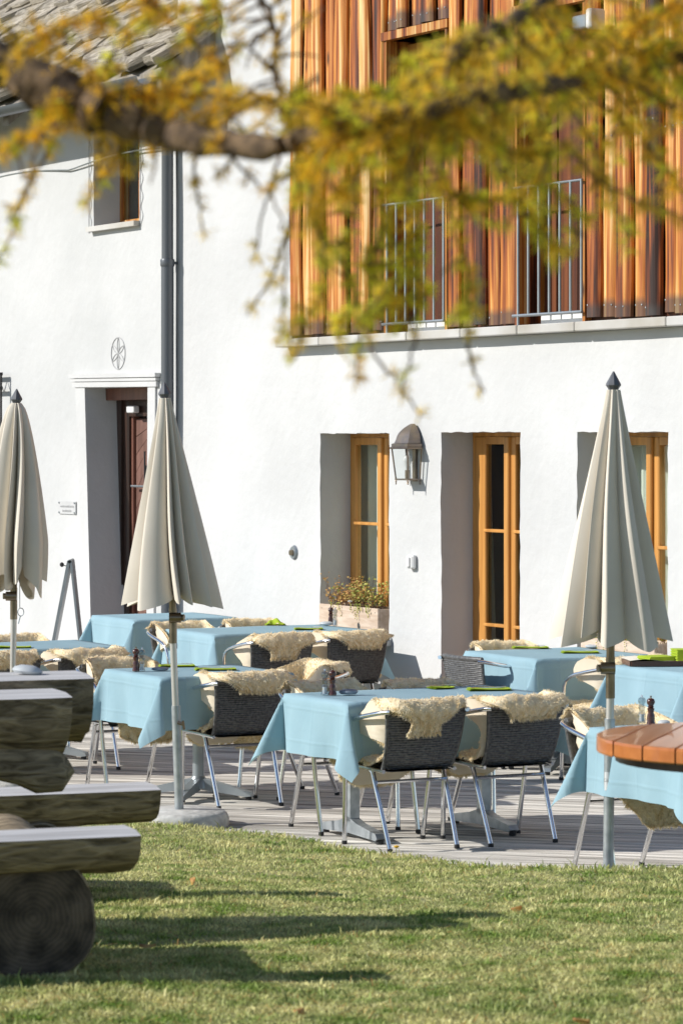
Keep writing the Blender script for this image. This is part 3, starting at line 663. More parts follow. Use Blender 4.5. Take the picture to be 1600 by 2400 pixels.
mb=MB(); mb.box(ca-.09,ca+.09,-.124,-.012,1.808,1.820); obj('base_plate',mb,M['brass'],wl)
mb=MB(); mb.add([(ca-.106,-.137,2.03),(ca+.106,-.137,2.03),(ca+.084,-.117,1.82),(ca-.084,-.117,1.82)],[(0,1,2,3)]); obj('pane',mb,M['clear'],wl)
for s_ in (-1,1): mb=MB(); mb.add([(ca+s_*.107,-.137,2.03),(ca+s_*.107,-.022,2.03),(ca+s_*.085,-.022,1.82),(ca+s_*.085,-.117,1.82)],[(0,1,2,3)]); obj('pane',mb,M['clear'],wl)
mb=MB(); mb.lathe([(.012,-.01),(.016,.02),(.030,.06),(.031,.075),(.024,.095),(.004,.105)],16,(ca,-.075,1.88)); obj('bulb',mb,M['bulb'],wl,smooth=True)
mb=MB(); mb.lathe([(.016,0),(.016,.06)],12,(ca,-.075,1.82)); obj('socket',mb,M['brass'],wl,smooth=True)
# small wall fittings
ws=empty('wall_switch',W0,(0,0,WR)); tag(ws,'small white rounded switch box on the wall below the lantern','switch')
mb=MB(); mb.box(1.775,1.865,-.045,-.001,1.175,1.275,ch=.012); obj('housing',mb,M['whiteplastic'],ws)
mb=MB(); mb.box(1.80,1.84,-.058,-.046,1.19,1.26,ch=.005); obj('rocker',mb,M['whiteplastic'],ws)
db=empty('door_bell',W0,(0,0,WR)); tag(db,'round metal bell push with brass button on white wall left of window','bell')
mb=MB(); mb.tube([(.047,-.001,1.237),(.047,-.018,1.237)],[.058,.046],20); obj('rosette_plate',mb,M['steel'],db,smooth=True)
mb=MB(); mb.tube([(.047,-.018,1.237),(.047,-.040,1.237)],[.024,.020],14); obj('button',mb,M['bronze'],db,smooth=True)
pq=empty('plaque',W0,(0,0,WR)); tag(pq,'small pale rectangular plaque with two faded lines left of the house door','plaque')
mb=MB(); mb.box(-4.22,-3.87,-.022,-.013,1.45,1.56); obj('plate',mb,M['plaque'],pq)
r2=random.Random(4)
for zc,x0,x1,hh in ((1.517,-4.18,-3.91,.018),(1.478,-4.14,-3.95,.020)):
    x=x0
    while x<x1:
        w_=r2.uniform(.008,.02); mb=MB(); mb.box(x,x+w_,-.0245,-.0225,zc-hh/2,zc+hh/2*r2.uniform(.4,1)); obj('faded_letter',mb,M['ink'],pq); x+=w_+.008
for x in (-4.205,-3.885):
    for z in (1.462,1.548): mb=MB(); mb.tube([(x,-.021,z),(x,-.030,z)],.008,8); obj('screw',mb,M['steel'],pq)
fd=empty('floodlight',W0,(0,0,WR)); tag(fd,'grey floodlight with pale face mounted high on the boarded wall','floodlight')
mb=MB(); mb.box(4.13,4.30,-.20,-.10,4.74,4.83,ch=.01); obj('housing',mb,M['steel'],fd)
mb=MB(); mb.box(4.303,4.36,-.21,-.09,4.73,4.86,ch=.01); obj('face',mb,M['whiteplastic'],fd)
mb=MB(); mb.tube([(4.22,-.03,4.66),(4.22,-.10,4.68),(4.22,-.15,4.74)],.012,8); obj('arm',mb,M['steel'],fd)
nb=empty('notice_case',W0,(0,0,WR)); tag(nb,'black wrought iron notice case with zigzag top at the left edge','notice case')
mb=MB(); mb.box(-6.2,-5.62,-.10,-.03,1.3,2.42); obj('panel',mb,M['iron'],nb)
for x in (-6.1,-5.33): mb=MB(); mb.tube([(x,-.09,1.2),(x,-.09,2.70)],.012,6); obj('bar',mb,M['iron'],nb)
for z in (2.70,2.57): mb=MB(); mb.box(-6.15,-5.32,-.105,-.075,z-.015,z+.012); obj('rail',mb,M['iron'],nb)
for k in range(5): mb=MB(); x=-6.1+k*.155; mb.tube([(x,-.09,2.58),(x+.078,-.09,2.69),(x+.155,-.09,2.58)],.008,6); obj('zigzag_bar',mb,M['iron'],nb)
mb=MB(); mb.tube([(-5.62,-.06,1.95),(-5.50,-.06,1.95)],.02,6); obj('hinge',mb,M['iron'],nb)
mb=MB(); mb.tube([(-5.6,-.06,2.42),(-5.66,-.06,2.46),(-5.66,-.06,2.58)],.007,6); obj('hook',mb,M['iron'],nb)

# ------------------------------------------------------------------ flower boxes on the sills
def flower_box(a0,a1,z0,lab,plant_lab,full):
    fb=empty('flower_box',W0,(0,0,WR)); tag(fb,lab,'flower box','flower boxes on the window sills')
    y0,y1,h=-.055,.165,.19
    mb=MB(); mb.box(a0,a1,y0,y0+.022,z0,z0+h,ch=.003); obj('front_board',mb,M['flower_wood'],fb)
    mb=MB(); mb.box(a0,a1,y1-.022,y1,z0,z0+h,ch=.003); obj('back_board',mb,M['flower_wood'],fb)
    for x0,x1 in ((a0+.001,a0+.023),(a1-.023,a1-.001)): mb=MB(); mb.box(x0,x1,y0+.023,y1-.023,z0+.002,z0+h-.004); obj('end_board',mb,M['flower_wood'],fb)
    mb=MB(); mb.box(a0+.024,a1-.024,y0+.023,y1-.023,z0+.01,z0+h-.03); obj('soil',mb,M['soil'],fb)
    for k,(x) in enumerate((a0+.04,a1-.04)):
        for z in (z0+.03,z0+h-.03): mb=MB(); mb.tube([(x,y0-.001,z),(x,y0+.004,z)],.004,6); obj('nail',mb,M['iron'],fb)
    r2=random.Random(int(a0*100)); n=30 if full else 8
    pl=empty('potted_plant',W0,(0,0,WR)); tag(pl,plant_lab,'plant')
    Vv=[];T=[];Vg=[];Tg=[]; st=MB()
    def leaf(Vl,Tl,p,sz):
        d=Vector((r2.gauss(0,1),r2.gauss(0,1),r2.gauss(0,.7))).normalized(); u=d.orthogonal().normalized()*sz*.45; i=len(Vl)
        Vl.extend([p-d*sz*.5,p+u,p+d*sz*.5,p-u]); Tl.extend([(i,i+1,i+2),(i,i+2,i+3)])
    for k in range(n*6):
        x=r2.uniform(a0+.06,a1-.04); y=r2.uniform(y0+.03,y1-.03); t=(x-a0)/(a1-a0)
        h_=r2.uniform(.06,.16)*(1 if full else .5)*(.8+.5*abs(math.sin(t*7+1)))
        tip=Vector((x+r2.gauss(-.03 if t<.3 else 0,.035),y+r2.gauss(-.02,.03),z0+h+h_)); b=Vector((x,y,z0+h-.04))
        st.tube([b,(b+tip)/2+Vector((0,0,.01)),tip],[.002,.0016,.001],4)
        dry=t<.22
        for q in range(4 if dry else 9):
            p=b.lerp(tip,r2.uniform(.45,1.08))+Vector((r2.gauss(0,.012),r2.gauss(0,.012),r2.gauss(0,.008)))
            if r2.random()<(.85 if t<.45 else .45): leaf(Vv,T,p,r2.uniform(.012,.022))
            else: leaf(Vg,Tg,p,r2.uniform(.012,.026))
    for k in range(14 if full else 3):                 # sprigs falling over the front
        x=r2.uniform(a0+.15,a1-.1); ln=r2.uniform(.03,.13)
        for q in range(8): leaf(Vg if r2.random()<.5 else Vv,Tg if 0 else (Tg if False else (T if False else Tg)),Vector((x+r2.gauss(0,.006),y0-.012,z0+h+.02-ln*q/8)),.014) if False else leaf(Vg,Tg,Vector((x+r2.gauss(0,.006)+.01*q/8,y0-.012,z0+h+.02-ln*q/8)),.014)
    obj('stems',st,M['stem'],pl)
    link('dry_foliage',tri_mesh('dry_foliage',np.array(Vv),np.array(T),M['leaf_autumn']),pl)
    link('green_foliage',tri_mesh('green_foliage',np.array(Vg),np.array(Tg),M['leaf_green']),pl)
    if full:
        mb=MB(); mb.lathe([(.003,0),(.018,.008),(.020,.012),(.005,.016)],8,(a0+.50,y0-.02,z0+h+.03)); obj('white_flower',mb,M['petal'],pl)
flower_box(.53,1.40,.682,'pale wooden flower box with autumn plants on the sill left of the lantern','rusty and yellow green autumn plants in the pale flower box',True)
flower_box(4.02,4.85,.622,'wooden flower box on the sill behind the right umbrella','sparse low plants in the box behind the right umbrella',False)

# ------------------------------------------------------------------ tables, cloths
LA=R(28); Ld=Vector((math.cos(LA),math.sin(LA),0)); Sd=Vector((-math.sin(LA),math.cos(LA),0))
TB={ 1:((.41,16.78),1.24,.72), 2:((-.836,18.46),.84,.80), 3:((-.52,22.52),1.24,.80), 4:((-1.36,24.25),.86,.80),
     5:((-1.985,20.80),.86,.80), 6:((1.375,20.02),.86,.88), 7:((2.17,18.78),.84,.80), 8:((1.72,14.66),.84,.80)}
TW={1:'front middle table with two mills',2:'table beside the middle umbrella pole',3:'long table under the flower box window',
    4:'rearmost table in front of the brown house door',5:'table at the left edge behind the logs',6:'table in front of the glazed door',
    7:'table at right holding the napkin tray',8:'table under the orange round table top at lower right'}
def table(k):
    (cx,cy),lw,sw=TB[k]
    t=empty('cafe_table',(cx,cy,0),(0,0,LA)); tag(t,'grey steel framed '+TW[k],'table','cafe tables on the deck')
    mb=MB(); mb.box(-lw/2+.005,lw/2-.005,-sw/2+.005,sw/2-.005,.712,.738); obj('table_top',mb,M['door_dark'],t)
    if lw>1:
        for s_ in (-1,1):
            x=s_*.40
            mb=MB(); mb.box(x-.028,x+.028,-.028,.028,.09,.70); obj('post',mb,M['galv'],t)
            mb=MB(); mb.box(x-.034,x+.034,-.034,.034,.40,.52,ch=.004); obj('sleeve',mb,M['galv'],t)
            mb=MB()
            for q in (-1,1): mb.prism([(0,.03),(q*.30,.018),(q*.32,.03),(q*.30,.055),(q*.10,.085),(0,.115)][::q],-.028,.028)
            f=obj('foot',mb,M['galv'],t); f.rotation_euler=(0,0,R(90)); f.location=(x,0,0)
            for q in (-1,1): mb=MB(); mb.lathe([(.02,0),(.02,.022)],10,(x,q*.30,0)); obj('foot_pad',mb,M['rubber'],f if False else t)
        mb=MB(); mb.box(-.37,.37,-.012,.012,.42,.48); obj('beam',mb,M['galv'],t)
    else:
        mb=MB(); mb.tube([(0,0,.06),(0,0,.70)],.034,18); obj('post',mb,M['steel'],t,smooth=True)
        mb=MB(); mb.lathe([(.06,.06),(.055,.10),(.036,.13)],18); obj('hub',mb,M['steel'],t,smooth=True)
        for q in range(4):
            mb=MB(); mb.prism([(.03,.05),(.30,.018),(.335,.022),(.33,.045),(.05,.115),(.03,.11)],-.026,.026)
            f=obj('foot',mb,M['steel'],t); f.rotation_euler=(0,0,R(45+90*q))
            mb=MB(); mb.lathe([(.018,0),(.018,.02)],10,(.31,0,0)); obj('foot_pad',mb,M['rubber'],f)
    for s_ in (0,): pass
    return t
def cloth(k, ov, seed):
    (cx,cy),lw,sw=TB[k]; r2=random.Random(seed); hx,hy=lw/2,sw/2; z0=.7425
    ph=[r2.uniform(0,6.3) for _ in range(14)]
    offx=r2.uniform(-.02,.02); offy=r2.uniform(-.02,.02)
    lean=[r2.choice((-1,1))*r2.uniform(.5,1.1) for _ in range(4)]
    def side(d,coord,p):      # outward swing of a plain drape at distance d below the edge
        if d<=0: return 0
        return .008+.05*d+ .13*d*(.6*math.sin(coord*10+ph[p])+.4*math.sin(coord*23+ph[p+1]))
    def fn(u,v):
        X=(-hx-ov)+(2*hx+2*ov)*u+0; Y=(-hy-ov)+(2*hy+2*ov)*v
        dx=max(abs(X)-hx,0); dy=max(abs(Y)-hy,0); sx=1 if X>0 else -1; sy=1 if Y>0 else -1
        if dx==0 and dy==0:
            return (X,Y,z0+.0012*math.sin(X*7+ph[0])*math.sin(Y*6+ph[1]))
        rnd=.012
        if dy==0:
            d=dx; fx=min(1,d/.02); o=side(d,Y,2 if sx>0 else 4)*fx
            return (sx*(hx+o),Y+.012*d*math.sin(Y*14+ph[6]),z0-d+.004*(1-fx))
        if dx==0:
            d=dy; o=side(d,X,8 if sy>0 else 10)
            return (X+.012*d*math.sin(X*14+ph[7]),sy*(hy+o),z0-d)
        r_=math.hypot(dx,dy); f=math.atan2(dy,dx); g=1-abs(f-math.pi/4)/(math.pi/4)   # 0 at the sides, 1 on the diagonal
        q=lean[(1 if sx>0 else 0)+(2 if sy>0 else 0)]
        # the corner falls as one hollow fold standing out from the corner
        e0=side(r_,Y if f<math.pi/4 else X,(2 if sx>0 else 4) if f<math.pi/4 else (8 if sy>0 else 10))
        out=r_*(.42*math.sin(g*math.pi/2)); lat=r_*.34*math.sin(2*f*2)*(.55)
        dn=r_*math.cos(.42*g)
        ux,uy=(sx*.7071,sy*.7071); tx,ty=(-uy,ux)
        lx=tx*q*.18*r_*g; ly=ty*q*.18*r_*g
        px=sx*hx+ux*out+sx*e0*(1-g)*(1 if f<math.pi/4 else 0)+lx - sx*0*lat
        py=sy*hy+uy*out+sy*e0*(1-g)*(0 if f<math.pi/4 else 1)+ly
        # layers of the fold open away from each other
        op=r_*.16*math.sin(g*math.pi)*(1 if f<math.pi/4 else -1)
        px+= -sy*ty*0+ (sx*.7071)*op*( 1)*.0 + (sx*.7071*op if True else 0); py+= -sy*.7071*op
        return (px,py,z0-dn)
    # breakpoints so that edges follow the table
    def axis(h,n):
        a=[-h-ov+ov*i/14 for i in range(14)]+[-h+.0015]; b=[-h+2*h*i/n for i in range(1,n)]; c=[h-.0015]+[h+ov*(i+1)/14 for i in range(14)]
        return a+b+c
    ax,ay=axis(hx,16),axis(hy,12)
    mb=MB(); vs=[fn((x+hx+ov)/(2*hx+2*ov),(y+hy+ov)/(2*hy+2*ov)) for x in ax for y in ay]; ny=len(ay); fs=[]
    for i in range(len(ax)-1):
        for j in range(ny-1): a_=i*ny+j; fs.append((a_,a_+ny,a_+ny+1,a_+1))
    mb.add(vs,fs)
    o=obj('tablecloth',mb,M['cloth'],None,(cx,cy,0),(0,0,LA),smooth=True,auto=70)
    tag(o,'light blue cloth draped over the '+TW[k],'tablecloth','light blue tablecloths'); return o
for k in TB: table(k); cloth(k,{1:.30,2:.30,3:.30,4:.32,5:.28,6:.30,7:.29,8:.30}[k],k*3+1)

# ------------------------------------------------------------------ chairs
def back_pt(u,v,out=0.0):        # u 0 bottom..1 top, v -1..1 across; backrest shell
    z=.415+.305*u; hw=.198+.028*u; y=-.185-.085*u-.010*math.sin(u*math.pi)+.030*v*v*(.4+.6*u)-.03*(1-u)**4*-1
    return Vector((hw*v,y-out,z))
def make_chair():
    t=empty('bistro_chair')
    # woven backrest: horizontal strands going over and under upright ribs
    rows,cols=24,9; nu,nv=rows*3,cols*4
    def weave(u,v):
        r_=u*rows; c=v*cols; s_=math.cos(math.pi*c+math.pi*math.floor(r_)); strand=abs(math.sin(math.pi*r_))
        return .0008+.0070*strand*(.45+.55*(.5+.5*s_))
    mb=MB(); mb.grid(lambda u,v:back_pt(u,v*2-1,weave(min(u,.999),v)),nu,nv)
    mb.grid(lambda u,v:back_pt(u,v*2-1,-.010),10,12,flip=True)
    bk=obj('backrest',mb,M['wicker'],t,smooth=True,auto=70)
    # wrapped border
    for s_ in (-1,1):
        mb=MB(); mb.tube([back_pt(i/14,s_,-.004) for i in range(15)],.011,8); obj('wrapped_edge',mb,M['wicker'],bk,smooth=True)
    mb=MB(); mb.tube([back_pt(1.0,i/12*2-1,-.004)+Vector((0,0,.006)) for i in range(13)],[.015+.0012*(i%2) for i in range(13)],10); obj('wrapped_edge',mb,M['wicker'],bk,smooth=True)
    # seat
    def seat_pt(u,v,dz=0): return Vector(((.185+.035*u)*(v*2-1), -.185+.41*u, .418+.022*u-.012*math.sin(math.pi*v)*math.sin(math.pi*u)-(0 if u<.93 else (u-.93)*.35)+dz))
    mb=MB(); mb.grid(lambda u,v:seat_pt(u,v,.003*math.cos(u*60*math.pi)*math.cos(v*10*math.pi)),60,20); mb.grid(lambda u,v:seat_pt(u,v,-.014),8,8,flip=True); obj('seat',mb,M['wicker'],t,smooth=True,auto=70)
    for s_ in (-1,1):
        arm=[(s_*.225,-.268,.716),(s_*.250,-.235,.712),(s_*.266,-.17,.700),(s_*.272,-.08,.684),(s_*.272,.02,.664),(s_*.270,.08,.646),(s_*.268,.120,.622),(s_*.264,.143,.585),(s_*.260,.152,.54)]
        mb=MB(); mb.tube(arm,.0125,10); obj('armrest',mb,M['alu'],t,smooth=True)
        mb=MB(); mb.tube([(s_*.260,.152,.54),(s_*.248,.172,.30),(s_*.232,.208,.012)],.0125,10); l=obj('leg',mb,M['alu'],t,smooth=True)
        mb=MB(); mb.lathe([(.0145,0),(.0145,.016),(.012,.02)],10,(s_*.232,.208,0)); obj('foot_cap',mb,M['rubber'],l)
        mb=MB(); mb.tube([(s_*.205,-.02,.405),(s_*.208,-.055,.392),(s_*.205,-.10,.28),(s_*.196,-.212,.012)],.0125,10); l=obj('leg',mb,M['alu'],t,smooth=True)
        mb=MB(); mb.lathe([(.0145,0),(.0145,.016),(.012,.02)],10,(s_*.196,-.212,0)); obj('foot_cap',mb,M['rubber'],l)
        mb=MB(); mb.tube([(s_*.207,-.17,.405),(s_*.222,.0,.412),(s_*.252,.165,.42)],.010,8); obj('side_rail',mb,M['alu'],t,smooth=True)
    mb=MB(); mb.tube([(-.204,-.09,.345),(.204,-.09,.345)],.009,8); obj('stretcher',mb,M['alu'],t,smooth=True)
    mb=MB(); mb.tube([(-.252,.166,.405),(.252,.166,.405)],.009,8); obj('stretcher',mb,M['alu'],t,smooth=True)
    return t
# ------------------------------------------------------------------ sheepskins
def make_skin(seed, back=.16, front=.16, flank=.055, n_hair=22000, skew=0.0, seat_only=False, bw=.12):
    r2=random.Random(seed); g=np.random.default_rng(seed)
    prof=[]
    if not seat_only:
        prof+=[(-.318-.012*q,.735-.0-back*(1-q)) for q in np.linspace(0,.999,5)]
        prof+=[(-.318,.742),(-.300,.765),(-.272,.770),(-.245,.755),(-.235,.72),(-.205,.62),(-.18,.53)]
    prof+=[(-.145,.465),(-.08,.452),(.02,.455),(.12,.462),(.20,.470),(.245,.458),(.268,.42)]
    prof+=[(.272+.01*q,.42-front*q) for q in np.linspace(.3,1,4)]
    P=np.array(prof); seg=np.r_[0,np.cumsum(np.hypot(*(P[1:]-P[:-1]).T))]; Ltot=seg[-1]
    def cen(s): return np.array([np.interp(s,seg,P[:,0]),np.interp(s,seg,P[:,1])])
    ph=[r2.uniform(0,6.3) for _ in range(8)]
    sb=seg[5]+.04 if not seat_only else 0; st=seg[11] if not seat_only else 0
    def half(s):
        u=s/Ltot
        if seat_only: w=.20
        elif s<sb: w=bw+(.215-bw)*min(1,max(0,s-back*.45)/(back*.45+.01))**1.3
        elif s<st: w=.225+flank*math.sin((s-sb)/(st-sb)*math.pi)
        else: w=.225+.02*math.sin((s-st)*9)
        e=min(1,(Ltot-s)/(.05+.25*front)); 
        w*= .45+.55*e**.6
        return w*(1+.10*math.sin(u*17+ph[0])+.07*math.sin(u*31+ph[1]))
    def hl(s,side): return half(s)*(1+.12*math.sin(s*13+ph[2+side])+.05*math.sin(s*29+ph[4+side]))
    def surf(s,t):
        c=cen(s); e=cen(min(s+.01,Ltot)); b=cen(max(s-.01,0)); tg=(e-b); tg/=np.linalg.norm(tg)+1e-9
        nr=np.array([-tg[1],tg[0]])                       # outward: up over the seat, back behind the backrest
        if nr.dot([0,0])!=0: pass
        x=hl(s,0 if t<0 else 1)*t+skew*max(0,(sb-s))
        if abs(x)>.21 and s>sb*.6: x=math.copysign(.21+(abs(x)-.21)*.35,x); ax=.21+(abs(x)-.21)/.35
        else: ax=abs(x)
        y,z=c
        if not seat_only:
            if s>sb*.6: y+=2.1*max(0,ax-.195)*(1 if s<st else 0)+ .03*(ax/.22)**2*(1 if s<st else max(0,1-(s-st)*6))*(.6)
            if s<=sb*.6: y+=.030*(ax/.22)**2
        z-= .22*max(0,ax-.20)*(1 if s>=st else .35)
        z+= .004*math.sin(s*23+x*17+ph[6]); y+=.004*math.sin(s*19+x*23+ph[7])
        return np.array([x,y,z]),np.array([0,-nr[0]*-1*0+nr[0],nr[1]])
    nu,nv=46,16
    Pt=np.zeros((nu+1,nv+1,3)); Nn=np.zeros_like(Pt)
    for i in range(nu+1):
        for j in range(nv+1): Pt[i,j],Nn[i,j]=surf(Ltot*i/nu,j/nv*2-1)
    du=np.gradient(Pt,axis=0); dv=np.gradient(Pt,axis=1); N2=np.cross(dv,du); N2/=np.linalg.norm(N2,axis=2,keepdims=True)+1e-9
    # make N2 face the wool side (up on the seat)
    iseat=int(nu*.75)
    if N2[iseat,nv//2,2]<0: N2=-N2
    wool=Pt+N2*(.012+.006*np.sin(np.arange(nu+1)*1.3)[:,None,None]*np.cos(np.arange(nv+1)*1.7)[None,:,None]); hide=Pt-N2*.002
    mbh=MB(); mbw=MB(); idx=lambda i,j:i*(nv+1)+j
    fs=[(idx(i,j),idx(i,j+1),idx(i+1,j+1),idx(i+1,j)) for i in range(nu) for j in range(nv)]
    mbh.add(hide.reshape(-1,3).tolist(),fs); mbw.add(wool.reshape(-1,3).tolist(),[f[::-1] for f in fs])
    # wool locks
    n=n_hair; gu=g.random(n)*nu; gv=g.random(n)*nv
    edge=g.random(n)<.22; gv=np.where(edge,np.where(g.random(n)<.5,g.random(n)*.5,nv-g.random(n)*.5),gv)
    e2=g.random(n)<.05; gu=np.where(e2,g.random(n)*.8,gu); e3=g.random(n)<.05; gu=np.where(e3,nu-g.random(n)*.8,gu)
    i0=np.clip(gu.astype(int),0,nu-1); j0=np.clip(gv.astype(int),0,nv-1); fu=(gu-i0)[:,None]; fv=(gv-j0)[:,None]
    def samp(A): return A[i0,j0]*(1-fu)*(1-fv)+A[i0+1,j0]*fu*(1-fv)+A[i0,j0+1]*(1-fu)*fv+A[i0+1,j0+1]*fu*fv
    B=samp(wool)-samp(N2)*.008; Nm=samp(N2); lat=samp(dv); lat/=np.linalg.norm(lat,axis=1,keepdims=True)+1e-9
    cl=np.stack([np.sin(gu*1.9+ph[0])*np.cos(gv*2.3),np.sin(gv*2.9+ph[1]+gu*.7),np.cos(gu*2.2+gv*1.7)],1)*.45
    outw=np.where(gv<1,-1,np.where(gv>nv-1,1,0))[:,None]*lat*.55
    endw=np.zeros((n,3)); du_=samp(du); du_/=np.linalg.norm(du_,axis=1,keepdims=True)+1e-9
    endw+=np.where(gu<1,-1,np.where(gu>nu-1,1,0))[:,None]*du_*.6
    d=Nm*.75+cl+outw+endw+g.normal(0,.20,(n,3))+np.array([0,0,-.18]); d/=np.linalg.norm(d,axis=1,keepdims=True)
    ln=(.012+.015*g.random(n))[:,None]
    mid=B+d*ln*.6; tip=B+d*ln+np.array([0,0,-.006])+g.normal(0,.003,(n,3))
    sd=np.cross(d,g.normal(0,1,(n,3))); sd/=np.linalg.norm(sd,axis=1,keepdims=True)+1e-9; sd*=(.0010+.0009*g.random(n))[:,None]
    Vv=np.stack([B-sd,B+sd,mid+sd,mid-sd,tip],1).reshape(-1,3); b=np.arange(n)[:,None]*5
    T=np.concatenate([b+np.array([[0,1,2]]),b+np.array([[0,2,3]]),b+np.array([[3,2,4]])],0)
    return mbh.mesh('hide',M['hide'],True), mbw.mesh('fleece',M['fleece_base'],True), tri_mesh('wool',Vv,T,M['fleece'])
SK=[make_skin(11,back=.13,front=.13,flank=.09,skew=-.35,bw=.09),make_skin(23,back=.065,front=.10,flank=.085,bw=.13),make_skin(31,back=.07,front=.16,flank=.08,skew=.3,bw=.10),
    make_skin(47,back=.05,front=.11,flank=.09,bw=.12),make_skin(59,back=.12,front=.09,flank=.08,skew=.15,bw=.08),make_skin(61,seat_only=True,front=.03)]
chair0=make_chair(); first=[True]
S_,nS,nL=28,208,118
CH=[ # x, y, heading, skin, chair label, fleece label
 (.318,16.28,28,0,'black wicker chair, left of the two with backs to us at the front table','cream sheepskin with a long flap on the left chair nearest the camera'),
 (.835,16.50,29,1,'black wicker chair, right of the two with backs to us at the front table','cream sheepskin curled over the right chair nearest the camera'),
 (.0,17.0,208,2,'wicker chair behind the front table, nearer the pepper mills','sheepskin on the chair behind the mills of the front table'),
 (.52,17.10,207,3,'wicker chair behind the front table, hidden but for its top, right of the mills','sheepskin top showing behind the middle of the front table'),
 (-.615,18.16,27,1,'wicker chair with its back to us just right of the middle umbrella pole','sheepskin over the chair just right of the middle umbrella pole'),
 (-1.26,18.90,206,3,'wicker chair behind the table left of the middle umbrella pole','sheepskin behind the mills beside the middle umbrella pole'),
 (-.31,18.66,122,0,'wicker chair at the right end of the table beside the middle umbrella','crumpled sheepskin on the chair above the front pepper mill'),
 (-.51,21.78,26,4,'wicker chair with back to us, left one at the long window table','sheepskin with deep flap on the left chair at the window table'),
 (.0,22.03,28,1,'wicker chair with back to us casting its shadow on the wall','sheepskin on the chair whose shadow falls on the wall'),
 (-.57,23.0,208,3,'wicker chair behind the long window table, mostly hidden','sheepskin top peeping over the long window table'),
 (-1.06,22.60,207,2,'wicker chair between the rearmost table and the long window table','sheepskin on the chair between the rearmost and window tables'),
 (-1.69,20.14,30,1,'wicker chair with back to us behind the log table top','sheepskin with dark gap on the chair behind the log table top'),
 (-2.20,19.92,27,3,'wicker chair at the left edge behind the umbrella pole','sheepskin at the left edge behind the umbrella pole'),
 (-2.12,21.15,208,0,'wicker chair on the far side of the left edge table','sheepskin top on the far side of the left edge table'),
 (.965,19.95,-60,5,'bare backed black wicker chair left of the table before the glazed door','thin sheepskin seat pad on the bare backed chair'),
 (1.14,20.42,207,3,'wicker chair behind the table before the glazed door','sheepskin top behind the table before the glazed door'),
 (1.66,19.40,36,1,'wicker chair behind the right umbrella pole with one arm showing','sheepskin on the chair beside the napkin tray'),
 (1.40,15.24,208,2,'wicker chair between the front right table and the napkin table','sheepskin on the chair left of the lower right mills')]
for i,(x,y,h,sk,cl,sl_) in enumerate(CH):
    c=chair0 if i==0 else copy_tree(chair0)
    c.location=(x,y,0); c.rotation_euler=(0,0,R(h)); tag(c,cl,'chair','wicker chairs around the tables')
    s=empty('sheepskin',(x,y,0),(0,0,R(h))); tag(s,sl_,'sheepskin','sheepskins draped over the chairs')
    if i%2 and sk!=5: s.scale=(-1,1,1)
    for nm,me in zip(('hide','fleece','wool'),SK[sk]): link(nm,me,s)

# ------------------------------------------------------------------ things on the tables
def mill(p, mt, hgt, lab, cat, glassy=False):
    t=empty('salt_mill' if glassy else 'pepper_mill',p); tag(t,lab,cat,'salt and pepper mills on the tables')
    k=hgt/.145
    body=[(.022,0),(.022,.012),(.0195,.016),(.021,.035),(.019,.050),(.0145,.062),(.0165,.074),(.0185,.080),(.0185,.084),(.012,.088)]
    head=[(.013,.0885),(.017,.092),(.0125,.098),(.0195,.108),(.0215,.118),(.018,.130),(.008,.1355)]
    mb=MB(); mb.lathe([(r_*k,z*k) for r_,z in body],20); obj('body',mb,mt,t,smooth=True,auto=50)
    mb=MB(); mb.lathe([(r_*k,z*k) for r_,z in head],20); obj('head',mb,mt,t,smooth=True,auto=60)
    mb=MB(); mb.lathe([(.004*k,.1355*k),(.003*k,.139*k),(.0055*k,.142*k),(.005*k,.146*k),(.002*k,.148*k)],10); obj('knob',mb,M['bronze'] if not glassy else M['alu'],t,smooth=True)
    if glassy:
        mb=MB(); mb.lathe([(.012*k,.008*k),(.012*k,.045*k)],12); obj('salt',mb,M['whiteplastic'],t)
TZ=.7455
gm=glass_mat('mill_glass',(.70,.73,.74),ior=2.4)
for k,(sx,px_,sy,hgt,wh) in enumerate([((761,1629),(779,1629),0,.135,'front table'),((333,1573),(319,1573),0,.135,'table beside the middle umbrella pole'),((785,1467),(775,1464),0,.13,'table under the flower box'),((1503,1694),(1524,1699),0,.13,'table behind the orange round table')]):
    mill(at(*sx,TZ),gm,hgt,'clear glass salt mill on the '+wh,'salt mill',True); mill(at(*px_,TZ),M['pepper'],hgt*1.04,'dark brown wooden pepper mill on the '+wh,'pepper mill')
def pebble(p,mt,lx,ly,lz,lab,cat='stone'):
    mb=MB(); mb.lathe([(.02,0),(.8,.12),(1,.45),(.92,.75),(.6,.95),(.05,1)],20)
    mb.v=[(x*lx*(1+.06*math.sin(3*math.atan2(y,x))),y*ly*(1+.08*math.cos(2*math.atan2(y,x)+1)),z*lz) for x,y,z in mb.v]
    o=obj('flat_stone',mb,mt,None,p,(0,0,R(15)),smooth=True); tag(o,lab,cat,'flat stones weighing down the cloths')
pebble(at(817,1628,TZ),M['pebble'],.052,.04,.03,'smooth blue grey stone beside the front pepper mill')
pebble(at(376,1572,TZ),M['pebble'],.052,.04,.022,'grey stone slab beside the salt mill by the middle umbrella')
pebble(at(765,1466,TZ),M['pale_stone'],.05,.045,.03,'pale stone beside the mills under the flower box')
pebble(at(1392,1519,TZ),M['pale_stone'],.06,.045,.025,'pale stone at the back of the table before the glazed door')
pebble(at(1555,1702,TZ),M['pale_stone'],.03,.03,.03,'small pale stone beside the lower right mills')
